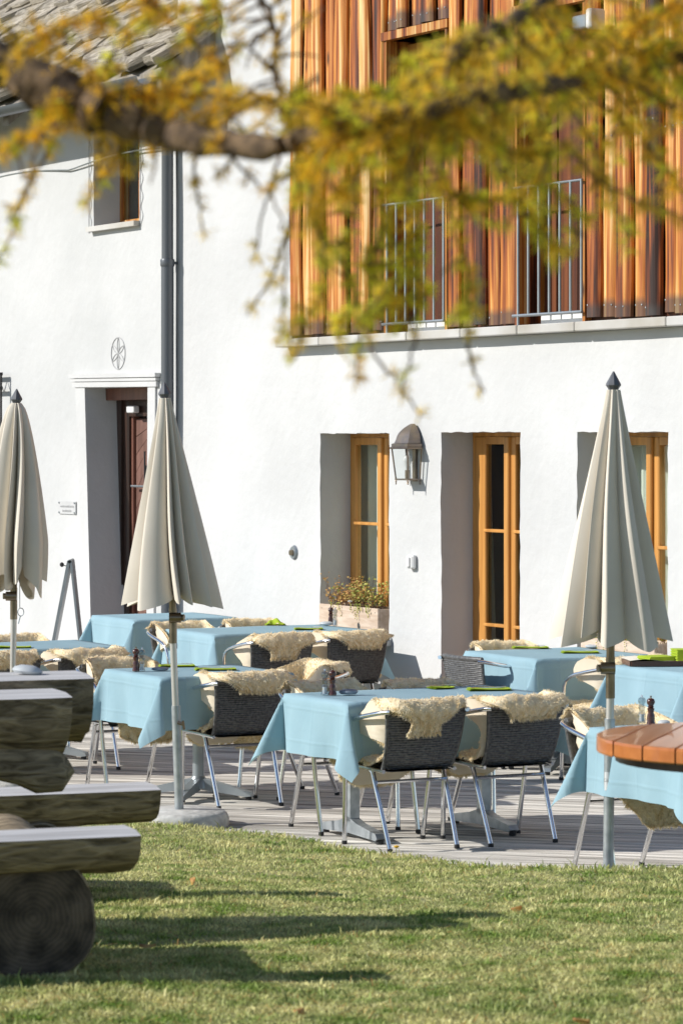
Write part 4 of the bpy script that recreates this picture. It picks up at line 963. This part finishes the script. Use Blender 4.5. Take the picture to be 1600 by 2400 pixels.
def napkin(p,rz,l,w_,lab,fork=True,folded=False):
    t=empty('napkin',p,(0,0,rz)); tag(t,lab,'napkin','green napkins on the tables')
    for q in range(3):
        mb=MB(); dz=.003*q; k=.985-.02*q
        mb.grid(lambda u,v:((u-.5)*l*k,(v-.5)*w_*k,dz+.0035*math.sin(u*4+q)*(1 if q==2 else .4)+.003+(.012*max(0,u-.8) if q else 0)),10,5); mb.grid(lambda u,v:((u-.5)*l*k,(v-.5)*w_*k,dz+.001),2,2,flip=True); obj('fold',mb,M['napkin'],t,smooth=True)
    if folded:
        mb=MB(); mb.grid(lambda u,v:((u-.5)*l*.8,(v-.5)*w_*.6+.02*math.sin(u*5),.012+.035*math.sin(math.pi*u)*math.sin(math.pi*v)+.006*math.sin(u*13)),14,8); obj('fold',mb,M['napkin'],t,smooth=True)
    if fork:
        f=empty('cutlery',p+Vector((0,0,.014)),(0,0,rz+.12)); tag(f,'steel fork lying on the '+lab,'fork','forks on the napkins')
        mb=MB(); mb.tube([(-.10,.0,0),(-.03,0,.004),(.03,0,.003)],[.005,.003,.003],6,flat=.4); obj('handle',mb,M['alu'],f,smooth=True)
        mb=MB(); mb.box(.03,.055,-.011,.011,.0015,.004); obj('neck',mb,M['alu'],f)
        for q in range(4): mb=MB(); mb.box(.055,.095,-.011+.0063*q,-.0078+.0063*q,.0015,.004); obj('tine',mb,M['alu'],f)
napkin(at(1032,1613,TZ),LA,.13,.11,'crumpled green napkin at the back of the front table',True,False)
napkin(at(1145,1617,TZ),R(8),.24,.11,'flat green napkin at the right of the front table')
napkin(at(415,1562,TZ),R(8),.22,.11,'green napkin just left of the middle umbrella pole')
napkin(at(505,1570,TZ),R(8),.25,.11,'green napkin right of the middle umbrella pole')
napkin(at(645,1465,TZ),R(8),.15,.12,'bunched green napkin on the window table',False,True)
napkin(at(723,1475,TZ),R(6),.21,.11,'flat green napkin on the window table')
napkin(at(35,1518,TZ),R(6),.22,.11,'green napkin on the left edge table',False)
napkin(at(1242,1519,TZ),R(5),.24,.12,'rear green napkin on the table before the glazed door')
napkin(at(1358,1530,TZ),R(5),.24,.12,'nearer green napkin on the table before the glazed door')
# tray with a stack of napkins at the right edge
tp=at(1560,1557,TZ); tr=empty('tray',tp,(0,0,R(6))); tag(tr,'brown paper lined tray at the right edge','tray')
mb=MB(); mb.box(-.24,.24,-.14,.14,.0,.012,ch=.003); obj('base',mb,M['tray'],tr)
for a_,b_,c_,d_ in ((-.24,.24,-.15,-.14),(-.24,.24,.14,.15),(-.25,-.24,-.14,.14),(.24,.25,-.14,.14)): mb=MB(); mb.box(a_,b_,c_,d_,.0,.03); obj('rim',mb,M['tray'],tr)
mb=MB(); mb.grid(lambda u,v:((u-.5)*.50,(v-.5)*.32,.018+.016*abs(v-.5)*2+.008*math.sin(u*9)),12,8); obj('paper',mb,M['cream_paper'],tr,smooth=True)
for k,(dx,n,rz,lab) in enumerate([(.13,13,.05,'tall stack of green napkins in the tray'),(-.06,5,.3,'low fanned pile of green napkins in the tray')]):
    st=empty('napkin_stack',tp+Vector((dx,0,.026)),(0,0,R(6)+rz)); tag(st,lab,'napkins')
    for q in range(n): mb=MB(); mb.box(-.085+.004*math.sin(q*2),.085+.004*math.sin(q*2),-.08,.08,.0052*q,.0052*q+.0042); obj('napkin',mb,M['napkin'],st)

# ------------------------------------------------------------------ closed umbrellas
def umbrella(base, zj, hemz, top, rad, nf, seed, lab, hem_lift, tied=0.0, base_block=True, tilt=0.0, rx=1.0, lower_lab=False, jside=1):
    r2=random.Random(seed); base=Vector(base); top=Vector(top); t=empty('parasol',(base.x,base.y,0)); tag(t,lab,'umbrella','closed cream umbrellas')
    L0=Vector((0,0,base.z)); Lt=top-Vector((base.x,base.y,0)); joint=L0.lerp(Lt,.42); joint.z=zj; joint+=Vector((0,0,0))
    dirn=(Lt-joint).normalized()
    zl=.80 if lower_lab else .62
    mid=L0.lerp(joint,zl/zj)
    mb=MB(); mb.tube([L0,mid],.0245,16); lo=obj('lower_tube',mb,M['galv'],t,smooth=True)
    mb=MB(); mb.tube([mid-Vector((0,0,.05)),joint-Vector((0,0,.13))],.0185,16); obj('pole',mb,M['pole'],t,smooth=True)
    mb=MB(); mb.tube([joint-Vector((0,0,.14)),joint-Vector((0,0,.02)),joint+dirn*.05],.0215,16); mb.tube([joint+dirn*.02,joint+dirn*.30],.0195,14)
    mb.tube([joint+Vector((jside*.045,-.02,.0)),joint+Vector((-jside*.02,-.02,.0))],.028,14); mb.tube([joint+Vector((jside*.045,-.02,0)),joint+Vector((jside*.062,-.024,0))],.018,12); obj('tilt_joint',mb,M['bronze'],t,smooth=True)
    mb=MB(); mb.tube([mid+Vector((.012,-.02,-.09)),mid+Vector((.045,-.03,-.10))],.010,8); mb.tube([mid+Vector((.04,-.045,-.08)),mid+Vector((.045,-.02,-.125))],.007,8); obj('clamp_screw',mb,M['bronze'],t,smooth=True)
    mb=MB(); mb.tube([joint+dirn*.28,Lt-dirn*.06],.018,12); obj('upper_pole',mb,M['pole'],t,smooth=True)
    # finial
    fin=MB(); 
    for (r_,z) in (): pass
    fin.lathe([(.020,0),(.026,.012),(.036,.026),(.034,.034),(.006,.085),(.004,.090)],8); f=obj('finial',fin,M['finial'],t,Lt-dirn*.09); f.rotation_euler=dirn.to_track_quat('Z','Y').to_euler()
    # pleated canopy hanging from the finial
    apex=Lt-dirn*.085; Lc=(apex.z-hemz)/dirn.z
    nseg=nf*16; nz=34; wts=np.array([r2.uniform(.5,1.6) for _ in range(nf)]); edges=np.r_[0,np.cumsum(wts)/wts.sum()]*2*math.pi
    dep=[r2.uniform(.38,.66) for _ in range(nf)]; ln=[r2.uniform(-.03,.03) for _ in range(nf)]; sk=[r2.uniform(.3,1.3) for _ in range(nf)]
    phr=[r2.uniform(0,6.3) for _ in range(4)]
    def fn(v,a_):
        th=a_*2*math.pi; i=min(int(np.searchsorted(edges,th,'right'))-1,nf-1); f=(th-edges[i])/(edges[i+1]-edges[i])
        fr=.16+.14*sk[i]; bulge=math.sin(math.pi/2*f/fr)**.7 if f<fr else max(0,1-(f-fr)/(1-fr))**.85
        Rr=.033+(rad-.033)*(v**(1.02) if tied==0 else (v**.62*(1-tied*max(0,v-.75)*1.3)))
        d=min(1,v*2.5+.45); r_=Rr*(1-(dep[i]*d)*(1-bulge))*(1+.10*math.sin(2*th+phr[0])*v)
        tw=.16*v*math.sin(th*2+phr[1])+.10*math.sin(v*4+phr[2]); th2=th+tw
        hem=(hem_lift*(1-math.cos(th-phr[3]))*.5-.05*bulge+ln[i])*v**3
        x=r_*math.cos(th2)*rx; y=r_*math.sin(th2)*rx; z=-Lc*v+hem
        if tied and v>.8: x*=1+.10*math.sin(th*nf)*(v-.8)*5; z+=.05*math.sin(th*5+1)*(v-.8)*5
        return (x+tilt*v*v,y,z)
    mb=MB(); vs=[fn(i/nz,j/nseg) for i in range(nz+1) for j in range(nseg)]; fs=[]
    for i in range(nz):
        for j in range(nseg): j2=(j+1)%nseg; fs.append((i*nseg+j,(i+1)*nseg+j,(i+1)*nseg+j2,i*nseg+j2))
    # hem turned inwards
    n0=len(vs); vs+=[(x*.93+.07*tilt,y*.93,z+.012) for (x,y,z) in vs[nz*nseg:(nz+1)*nseg]]; fs+=[(nz*nseg+j,n0+j,n0+(j+1)%nseg,nz*nseg+(j+1)%nseg) for j in range(nseg)]
    mb.add(vs,fs); c=obj('canopy',mb,M['canopy'],t,apex,smooth=True,auto=55); c.rotation_euler=dirn.to_track_quat('Z','Y').to_euler()
    mb=MB()
    for k in range(8):
        a_=k*math.pi/4+.2; mb.tube([apex-dirn*(Lc*.3)+Vector((.02*math.cos(a_),.02*math.sin(a_),0)),apex-dirn*(Lc*.92)+Vector((rad*.35*math.cos(a_),rad*.35*math.sin(a_),0))],.006,5)
    obj('ribs',mb,M['steel'],t)
    if base_block:
        mb=MB(); mb.lathe([(.24,-.04),(.268,-.02),(.27,.04),(.262,.062),(.24,.078),(.05,.085)],36); obj('base',mb,M['concrete'],t,smooth=True,auto=35)
    else:
        mb=MB(); mb.lathe([(.05,-.05),(.05,.10),(.03,.105)],16); obj('ground_socket',mb,M['galv'],t,smooth=True,auto=35)
    if lower_lab:
        lz=.80-.33
        mb=MB(); mb.grid(lambda u,v:(.0252*math.sin((u-.45)*1.7),-.0252*math.cos((u-.45)*1.7),lz+.085*v),8,2); q=obj('sticker',mb,M['whiteplastic'],t)
        cu=bpy.data.curves.new('sticker_text','FONT'); cu.body='Glatz'; cu.size=.022; cu.align_x='CENTER'; tmp=bpy.data.objects.new('tmp',cu); C.objects.link(tmp)
        bpy.context.view_layer.update(); me=bpy.data.meshes.new_from_object(tmp); bpy.data.objects.remove(tmp)
        me.materials.append(M['ink']); tx=link('sticker_text',me,t,(.0,-.0262,lz+.04),(R(90),0,0))
    return t
umbrella((-.880,17.17,.06),1.127,1.225,(-.962,17.17,2.405),.268,11,3,'closed cream umbrella standing in the middle left with concrete base',.02,tilt=.03)
umbrella((-1.98,18.98,.06),1.155,1.225,(-1.95,18.98,2.40),.25,9,8,'closed cream umbrella at the left edge with hem tied in',.06,tied=.55,jside=-1)
umbrella((1.232,14.62,.0),1.035,1.19,(1.258,14.62,2.408),.268,11,21,'closed cream umbrella at right standing behind the orange round table',.02,base_block=False,lower_lab=True,jside=-1)
# cord with ring hanging at the left umbrella
cr=empty('pull_cord',(-1.98,18.98,0)); tag(cr,'thin cord with metal ring hanging below the left edge umbrella','cord')
mb=MB(); mb.tube([(.052,-.03,1.30),(.052,-.03,1.085)],.0025,5); obj('cord',mb,M['steel'],cr)
mb=MB(); mb.tube([(.058+.018*math.cos(t),-.03,1.06+.024*math.sin(t)) for t in np.linspace(0,6.283,20)],.003,6,caps=False); obj('ring',mb,M['steel'],cr)
mb=MB(); mb.tube([(.055,-.03,1.036),(.043,-.03,.99)],.004,5); obj('pin',mb,M['steel'],cr)

# ------------------------------------------------------------------ A-board and post at left
ab=empty('easel_board',W0,(0,0,0)); ab.location=at(158,1560,.0) if False else Vector(((160-800)*26.3/7400,26.3,0)); tag(ab,'grey folding board standing edge on against the white wall','board')
mb=MB(); 
def slant(x0,x1,z0,z1,th,dy):
    mb=MB(); mb.add([(x0-th,0,z0),(x0+th,0,z0),(x0+th,dy,z0),(x0-th,dy,z0),(x1-th,0,z1),(x1+th,0,z1),(x1+th,dy,z1),(x1-th,dy,z1)],[(3,2,1,0),(4,5,6,7),(0,1,5,4),(1,2,6,5),(2,3,7,6),(3,0,4,7)]); return mb
obj('front_panel',slant(-.20,.005,.02,1.09,.013,.30),M['steel'],ab); obj('rear_panel',slant(.135,.022,.02,1.09,.009,.28),M['steel'],ab)
mb=MB(); mb.tube([(.013,0,1.085),(.013,.30,1.085)],.016,8); obj('hinge',mb,M['steel'],ab)
mb=MB(); mb.tube([(.0,.05,1.06),(-.025,.05,1.045),(-.05,.05,1.055)],.004,6); mb.lathe([(.005,-.02),(.017,-.01),(.018,.008),(.006,.02)],8,(-.055,.05,1.056)); obj('hook',mb,M['iron'],ab)
pp=empty('wooden_post',(-2.055,18.62,0)); tag(pp,'grey weathered wooden post with dark crosspiece at the left edge','post')
mb=MB(); mb.box(-.045,.035,-.04,.04,0,1.06,ch=.008); obj('upright',mb,M['wood_post'],pp)
mb=MB(); mb.box(-.9,.03,-.075,-.042,.76,.86); obj('crosspiece',mb,M['door_dark'],pp)

# ------------------------------------------------------------------ log table with benches
GA=R(20); gx=Vector((math.cos(GA),math.sin(GA),0)); gy=Vector((-math.sin(GA),math.cos(GA),0))
def half_log(ln,w_,h,seed,flat_top=True,taper=.0):
    r2=random.Random(seed); ph=[r2.uniform(0,6) for _ in range(6)]; n=30
    sec=[]
    m=11
    for j in range(m): an=math.pi*j/(m-1); sec.append((math.cos(an),-math.sin(an)**.75))
    mb=MB(); vs=[];fs=[];ms=[]
    for i in range(n+1):
        x=-ln*(1-i/n); k=1+.03*math.sin(x*4+ph[0])+.02*math.sin(x*11+ph[1])-taper*(0 if i<n-1 else 1)
        endk=1 if i<n else .97
        for (a_,b_) in sec: vs.append((x,a_*w_/2*k*endk*(1+.03*math.sin(x*7+a_*4+ph[2])+.012*math.sin(x*23+a_*9)),b_*h*k*endk*(1+.05*math.sin(x*5+a_*6+ph[3])+.02*math.sin(x*19-a_*13+ph[4]))-.012*(abs(a_)>.99)))
        vs.append((x,w_/2*.93*k,0)) if False else None
    for i in range(n):
        for j in range(m-1): fs.append((i*m+j,(i+1)*m+j,(i+1)*m+j+1,i*m+j+1))
    mb.add(vs,fs,0)
    # flat sawn top
    tv=[];tf=[]
    for i in range(n+1):
        x=vs[i*m][0]; y0=vs[i*m][1]; y1=vs[i*m+m-1][1]
        for q in range(5): t=q/4; tv.append((x,y0+(y1-y0)*t,.0 if 0<q<4 else -.012))
    for i in range(n):
        for q in range(4): tf.append((i*5+q,i*5+q+1,(i+1)*5+q+1,(i+1)*5+q))
    mb.add(tv,tf,1)
    mb.add([vs[n*m+j] for j in range(m)]+[(0,0,-.002)],[tuple(range(m-1,-1,-1))],2)
    return mb
lg=empty('log_table',(0,0,0)); tag(lg,'rustic picnic table of weathered half logs with two log benches at left','picnic table')
MT=[M['logface'],M['logtop'],M['logend']]
def place(o,end,rz=GA): o.location=end; o.rotation_euler=(0,0,rz); return o
def ctr(front_px,py,D,w_): # right-end front top corner -> centre of the end
    p=atd(front_px,py,D); return p+gy*(w_/2)
e=ctr(332,1950,9.90,.26); place(obj('bench_seat',half_log(2.2,.26,.135,1),MT,lg,smooth=True,auto=50),e)
e=ctr(379,1845,12.75,.30); place(obj('bench_seat',half_log(2.8,.30,.165,2),MT,lg,smooth=True,auto=50),e)
e=ctr(172,1627,11.25,.38); place(obj('table_log',half_log(2.5,.38,.215,3),MT,lg,smooth=True,auto=50),e)
e=ctr(222,1583,11.70,.36); place(obj('table_log',half_log(2.6,.36,.25,4),MT,lg,smooth=True,auto=50),e)
# big round sleeper logs across, end grain to the camera
def sleeper(p0,ln,r_,seed):
    r2=random.Random(seed); ph=[r2.uniform(0,6) for _ in range(4)]; mb=MB(); n=12; seg=40; vs=[];fs=[]
    for i in range(n+1):
        for k in range(seg):
            an=2*math.pi*k/seg; rr_=r_*(1+.025*math.sin(3*an+ph[0])+.02*math.sin(5*an+ph[1]+i*.2)); vs.append((rr_*math.cos(an),ln*i/n,rr_*math.sin(an)))
    for i in range(n):
        for k in range(seg): k2=(k+1)%seg; fs.append((i*seg+k,(i+1)*seg+k,(i+1)*seg+k2,i*seg+k2))
    mb.add(vs,fs,0)
    cv=[(x*.96,y-.012,z*.96) for x,y,z in vs[:seg]]; b=len(mb.v); mb.add(cv,[],2); mb.f+=[(k,(k+1)%seg,b+(k+1)%seg,b+k) for k in range(seg)]; mb.m+=[0]*seg
    # end grain with low radial relief
    ringsv=[[(x*f,y+.004*math.sin(9*math.atan2(z,x)+f*20)*f-.002*math.sin(f*60),z*f) for (x,y,z) in cv] for f in (.8,.6,.4,.2)]
    prev=b
    for rv in ringsv:
        nb=len(mb.v); mb.add(rv,[],2); mb.f+=[(prev+k,prev+(k+1)%seg,nb+(k+1)%seg,nb+k) for k in range(seg)]; mb.m+=[2]*seg; prev=nb
    mb.f.append(tuple(prev+k for k in range(seg))); mb.m.append(2)
    return mb
c0=atd(78,2163,9.86); place(obj('sleeper_log',sleeper(c0,1.0,.203,5),MT,lg,smooth=True,auto=50),(c0.x,c0.y,lawn_z(c0.x,c0.y)+.185),R(12))
c1=c0-gx*1.45; place(obj('sleeper_log',sleeper(c1,1.0,.203,6),MT,lg,smooth=True,auto=50),(c1.x,c1.y,lawn_z(c1.x,c1.y)+.185),R(12))
for q in (0,1.5):
    cf=atd(95,1975,12.6)-gx*q; place(obj('sleeper_log',sleeper(cf,.7,.16,7),MT,lg,smooth=True,auto=50),(cf.x,cf.y,.40),R(12))
# rough bearer under the table logs, and the posts that carry it
b0=atd(150,1790,11.35); mb=MB()
mb.tube([(-.62,0,.01),(-.30,0,.02),(-.16,0,.0),(-.08,0,-.03),(-.02,0,-.04),(.015,0,-.02)],[.05,.06,.07,.075,.062,.03],12,flat=1.3); place(obj('bearer',mb,M['logface'],lg,smooth=True),b0+Vector((0,.05,.015)),GA)
for q in (0.0,):
    for g_ in (.05,.45):
        p=b0-gx*.55+gy*(g_-.1); mb=MB(); mb.tube([(0,0,.0),(0,0,.74)],.085,14); place(obj('post',mb,M['logface'],lg,smooth=True),(p.x,p.y,.24))
# stone lying on the log table
p=atd(64,1572,11.75); mb=MB(); mb.lathe([(.02,0),(.85,.08),(1,.35),(.85,.7),(.45,.95),(.03,1)],18); mb.v=[(x*.058,y*.045,z*.034) for x,y,z in mb.v]
o=obj('white_pebble',mb,M['pale_stone'],None,(p.x,p.y,p.z-.012),(0,R(6),0),smooth=True); tag(o,'smooth whitish stone lying on the log table top','stone')

# ------------------------------------------------------------------ orange round table
rt=empty('round_table',(1.375,10.22,lawn_z(1.375,10.22))); tag(rt,'orange lacquered round slatted wooden table cut by the right edge','table')
h0=1.131-rt.location.z; SA=R(-16); rad=.55
edges=[-.55,-.44,-.325,-.21,-.095,.02,.135,.25,.365,.48,.55]
for i in range(len(edges)-1):
    x0,x1=edges[i]+.003,edges[i+1]-.003
    if i==0: x0=edges[0]+.004
    pts=[]
    n=8
    for q in range(n+1): x=x0+(x1-x0)*q/n; pts.append((x,-math.sqrt(max(rad*rad-x*x,.0004))))
    for q in range(n,-1,-1): x=x0+(x1-x0)*q/n; pts.append((x,math.sqrt(max(rad*rad-x*x,.0004))))
    m=len(pts); mb=MB(); sh=lambda k,d:[(((x-(x0+x1)/2)*k+(x0+x1)/2),y*k) for x,y in pts]
    L4=[(sh(.985,0),-.050),(pts,-.045),(pts,-.009),(sh(.985,0),-.001),(sh(.95,0),0)]
    vs=[(x,y,z) for l,z in L4 for x,y in l]; fs=[tuple(range(m-1,-1,-1)),tuple(range(4*m,5*m))]
    for l in range(4): fs+=[(l*m+k,l*m+(k+1)%m,(l+1)*m+(k+1)%m,(l+1)*m+k) for k in range(m)]
    mb.add(vs,fs); o=obj('slat',mb,M['orange'],rt,(0,0,h0),(0,0,SA),smooth=True,auto=12)
mb=MB(); mb.lathe([(.42,-.085),(.49,-.080),(.49,-.053),(.40,-.0525)],40,(0,0,h0)); obj('apron',mb,M['door_dark'],rt,smooth=True,auto=40)
mb=MB(); mb.tube([(0,0,.04),(0,0,h0-.08)],.045,16); obj('pedestal',mb,M['iron'],rt,smooth=True)
mb=MB(); mb.lathe([(.22,0),(.22,.025),(.06,.05)],30); obj('base',mb,M['iron'],rt,smooth=True,auto=40)

# ------------------------------------------------------------------ larch branch hanging in from the left, close to the camera
def larch():
    t=empty('larch_tree',(-1.62,4.85,.46)); tag(t,'out of focus golden larch branch hanging across the top foreground','tree')
    r2=random.Random(12); g=np.random.default_rng(12)
    base=Vector((-1.62,4.85,.46)); K=.90
    wood=MB(); V={0:[],1:[]}; sp=[]           # spur list: (point, axis, kind)
    def smooth(pts,n):
        P=[np.array(p,float) for p in pts]; out=[]
        for i in range(len(P)-1):
            p0=P[max(i-1,0)];p1=P[i];p2=P[i+1];p3=P[min(i+2,len(P)-1)]
            for q in range(n):
                u=q/n; out.append(.5*((2*p1)+(-p0+p2)*u+(2*p0-5*p1+4*p2-p3)*u*u+(-p0+3*p1-3*p2+p3)*u**3))
        out.append(P[-1]); return out
    def limb(pts,bark=True,dens=0,green=.3,n=6,jit=4,start=0.0,knob=False):     # pts: (px,py,D,radius px)
        S=smooth(pts,n); W=[];Rr=[]
        for i,(x,y,D,r_) in enumerate(S):
            j=jit if 0<i<len(S)-1 else 0
            D=D*K; p=atd(x+r2.gauss(0,j),y+r2.gauss(0,j),D+r2.gauss(0,.01))-base; W.append(p); Rr.append(max(r_,1.2)*D/7400*(1+(.13*r2.gauss(0,1) if knob else 0)))
        wood.tube(W,Rr,9 if max(Rr)>.012 else 6)
        if dens:
            for i in range(len(W)-1):
                if i/len(W)<start: continue
                seg=(W[i+1]-W[i]); m=dens*seg.length*62; k=int(m)+(r2.random()<m%1)
                for _ in range(k): sp.append((W[i].lerp(W[i+1],r2.random()),seg.normalized(),green))
        return W
    def spray(W,every,ln,dirs,green,dens,droop=.5,rmin=0,spread=.5):        # side twigs along a limb
        i=0.0
        while i<len(W)-1:
            p=W[int(i)]; 
            d=Vector(r2.choice(dirs)); d=Vector((d.x+r2.gauss(0,spread),r2.gauss(0,.45),d.y+r2.gauss(0,spread))).normalized()
            l=ln*r2.uniform(.5,1.3)*.00058; pts=[p]; q=p.copy(); n=6
            for k in range(n): d=(d+Vector((r2.gauss(0,.14),r2.gauss(0,.1),-droop*.22+r2.gauss(0,.12)))).normalized(); q=q+d*l/n; pts.append(q.copy())
            wood.tube(pts,[.0030*(1-.6*k/n) for k in range(n+1)],5)
            for k in range(n):
                m=dens*(l/n)*46; c=int(m)+(r2.random()<m%1)
                for _ in range(c): sp.append((pts[k].lerp(pts[k+1],r2.random()),(pts[k+1]-pts[k]).normalized(),green))
            i+=every*r2.uniform(.5,1.5)
    # trunk and the limb that enters the frame
    tr=MB(); tr.tube([(0,0,-.1),(.02,0,1.0),(.0,.03,3.0),(.05,.05,6.0),(.0,.0,9.0)],[.20,.165,.14,.11,.06],18)
    main=limb([(-2050,-560,5.7,75),(-1000,-330,5.45,66),(-350,-60,5.2,58),(0,150,5.0,55),(150,225,4.95,50),(300,290,4.9,44),(480,328,4.8,35),(640,338,4.7,29),(800,306,4.65,24),(950,268,4.62,21),(1100,236,4.65,17)],jit=5,knob=True,n=7)
    second=limb([(-2050,-1050,5.7,50),(-800,-900,5.4,44),(600,-620,5.2,36),(1500,-330,5.1,30),(1760,0,5.3,24),(1620,120,5.3,18),(1450,175,5.2,17),(1320,200,4.9,19),(1150,222,4.7,23),(1040,252,4.7,21),(950,278,4.7,10)],jit=3,n=7,knob=True)
    third=limb([(1500,-330,5.1,24),(1330,-60,5.1,17),(1210,40,4.8,17),(1110,95,4.75,18),(1040,150,4.75,16),(985,190,4.75,7)],jit=3,n=6,knob=True)
    fourth=limb([(600,-620,5.2,22),(520,-250,5.1,17),(590,-60,5.1,9),(640,60,5.1,8),(650,180,5.05,7),(690,330,5.0,7),(740,420,5.0,6)],jit=3)
    L,Rt,U,Dn=(-1,0),(1,0),(0,1),(0,-1)
    m2=main[14:]
    # dense gold mass round the main limb and middle
    spray(main[20:34],1.0,150,[(1,.6),(.6,.9),(.9,.3)],.10,1.2,.0)
    spray(main[34:50],.8,130,[(-.3,.9),(.8,.7),(1,.4)],.12,1.1,.0)
    spray(main[50:70],.7,170,[(1,-.2),(.9,.5),(.3,-.9),(-.6,-.5)],.25,1.5,.5)
    spray(main[56:70],.7,200,[(.2,-1),(-.4,-.9),(.7,-.7),(-.9,.2)],.30,1.5,.5)
    spray(second[44:],.8,170,[(-1,-.3),(-.3,-1),(.7,-.7),(-.8,.5),(.5,.6)],.30,1.5,.45)
    spray(second[34:52],.55,210,[(-1,.1),(-.4,-1),(.6,-.8),(.3,.9),(-.8,.6)],.25,1.7,.4)
    spray(third[6:],.45,120,[(-1,-.4),(.4,-1),(.9,-.4)],.35,1.3,.5)
    spray(fourth[8:],.75,110,[(-1,-.2),(1,-.3),(.4,.8)],.0,.35,.3)
    # twigs with their own path: (points, needles, greenness)
    T_=[([(60,120),(150,60),(260,40),(380,-20)],1.6,.1),([(40,90),(90,100),(170,150)],1.6,.05),([(200,250),(260,140),(330,60),(430,10)],1.6,.3),([(300,280),(420,200),(520,150),(560,90)],1.6,.15),
        ([(330,270),(400,130),(480,30),(500,-30)],1.4,.5),([(240,240),(330,210),(460,220),(560,210)],1.6,.1),([(420,310),(520,250),(620,240),(700,260)],1.6,.1),
        ([(140,230),(120,290),(60,330),(0,345)],1.5,.35),([(210,265),(240,300),(290,330),(240,420)],1.2,.2),
        ([(150,280),(110,360),(60,450),(30,540),(-10,620)],.85,.15),([(90,330),(70,420),(20,520)],.5,.1),([(235,330),(230,420),(205,480)],.7,.3),([(360,330),(365,380),(352,430)],.4,.05),
        ([(455,345),(462,430),(470,500),(482,560)],.55,.0),([(520,345),(590,420),(640,470),(660,540)],.7,.05),([(650,350),(640,430),(615,500),(600,600)],.40,.0),
        ([(700,420),(680,520),(640,640),(580,740)],.50,.0),([(690,450),(670,600),(660,780)],.35,.05),([(560,345),(540,380),(500,420)],.4,.0),
        ([(740,380),(730,480),(760,600),(740,720),(660,790)],1.5,.35),([(820,360),(830,480),(800,600),(830,700),(780,760)],1.5,.55),([(880,420),(900,520),(860,620),(900,700),(850,760)],1.6,.6),
        ([(950,400),(980,520),(960,620),(1000,690),(960,750)],1.5,.5),([(1040,400),(1060,520),(1100,640),(1090,740)],1.3,.35),([(900,680),(860,730),(840,800),(832,890)],1.0,.3),
        ([(850,760),(880,830),(930,900),(985,975)],.6,.0),([(960,740),(970,800),(955,870),(940,930)],.7,.1),([(1090,740),(1100,820),(1110,870),(1135,920)],.6,.0),
        ([(1150,300),(1180,420),(1250,520),(1330,600)],1.3,.5),([(1130,360),(1240,400),(1330,470),(1350,560)],1.1,.55),([(1020,430),(1130,470),(1200,450),(1280,400)],1.3,.5),
        ([(1300,215),(1380,320),(1420,440),(1480,560)],1.2,.4),([(1350,200),(1480,300),(1560,400),(1640,500)],1.2,.25),([(1420,160),(1540,230),(1640,300)],1.5,.25),([(1320,330),(1400,420),(1520,480),(1640,520)],1.0,.15),
        ([(1450,150),(1480,80),(1560,20),(1640,-20)],1.8,.15),([(1520,110),(1590,180),(1640,240)],1.7,.5),([(1380,180),(1420,100),(1480,40),(1500,-20)],1.5,.25),([(1300,190),(1330,110),(1400,80)],1.5,.35),([(1600,-40),(1560,60),(1490,150)],1.7,.2),
        ([(1010,190),(940,200),(870,220),(800,230)],1.4,.6),([(1000,180),(960,150),(910,140)],.95,.6),([(880,290),(790,270),(730,240),(690,200)],1.5,.3),([(960,280),(900,260),(820,240),(740,240)],1.6,.4),
        ([(760,310),(700,280),(690,220)],1.4,.1),([(900,290),(840,340),(760,360),(700,400)],1.6,.2),([(1100,240),(1060,320),(980,360),(900,380)],1.7,.45),([(1180,225),(1150,300),(1200,360),(1300,350)],1.5,.45),
        ([(1210,40),(1300,120),(1330,180)],.9,.6),([(640,60),(560,120),(510,160)],.3,.0),([(650,180),(600,200),(540,240)],.3,.0),([(645,110),(700,60),(760,20)],.3,.1)]
    for pts,dn,gr in T_:
        if dn<.9 and gr<.16: dn*=.55
        D0=r2.uniform(4.75,5.25); P=[(x,y,D0+r2.uniform(-.04,.04),4.5-3*i/len(pts)) for i,(x,y) in enumerate(pts)]
        W=limb(P,dens=dn*1.0,green=gr,n=6,jit=3)
        if dn>1: spray(W,2.2,80,[(-1,-.3),(1,-.3),(.3,-1),(-.5,.7)],gr,dn*1.0,.4)
    # needle tufts on every spur
    A=np.array([tuple(s_[0]) for s_ in sp]); AX=np.array([tuple(s_[1]) for s_ in sp]); GR=np.array([s_[2] for s_ in sp])
    kind=(g.random(len(A))<GR*np.where(A[:,2]+.46>EYE+.30,.95,1.3)).astype(int)
    for kd,nm in ((0,'gold_needles'),(1,'green_needles')):
        a=A[kind==kd]; ax=AX[kind==kd]; n=13; N=len(a)
        side=g.normal(0,1,(N,3)); side-=ax*(side*ax).sum(1,keepdims=True); side/=np.linalg.norm(side,axis=1,keepdims=True)
        d=np.repeat(side*.55+ax*.25,n,0)+g.normal(0,.55,(N*n,3)); d/=np.linalg.norm(d,axis=1,keepdims=True)
        ln=(.014+.011*g.random((N*n,1))); B=np.repeat(a,n,0)+d*.002; tip=B+d*ln+np.array([0,0,-.002])
        s=np.cross(d,g.normal(0,1,(N*n,3))); s/=np.linalg.norm(s,axis=1,keepdims=True); s*=.0011
        mid=B+d*ln*.55
        Vv=np.stack([B-s*.6,B+s*.6,mid+s,mid-s,tip],1).reshape(-1,3); b=np.arange(N*n)[:,None]*5
        T=np.concatenate([b+np.array([[0,1,2]]),b+np.array([[0,2,3]]),b+np.array([[3,2,4]])],0)
        o=link(nm,tri_mesh(nm,Vv,T,M['needle_gold' if kd==0 else 'needle_green']),t); o['kind']='stuff'
    obj('branches',wood,M['bark'],t,smooth=True); obj('trunk',tr,M['bark'],t,smooth=True)
    print('spurs',len(sp))
larch()
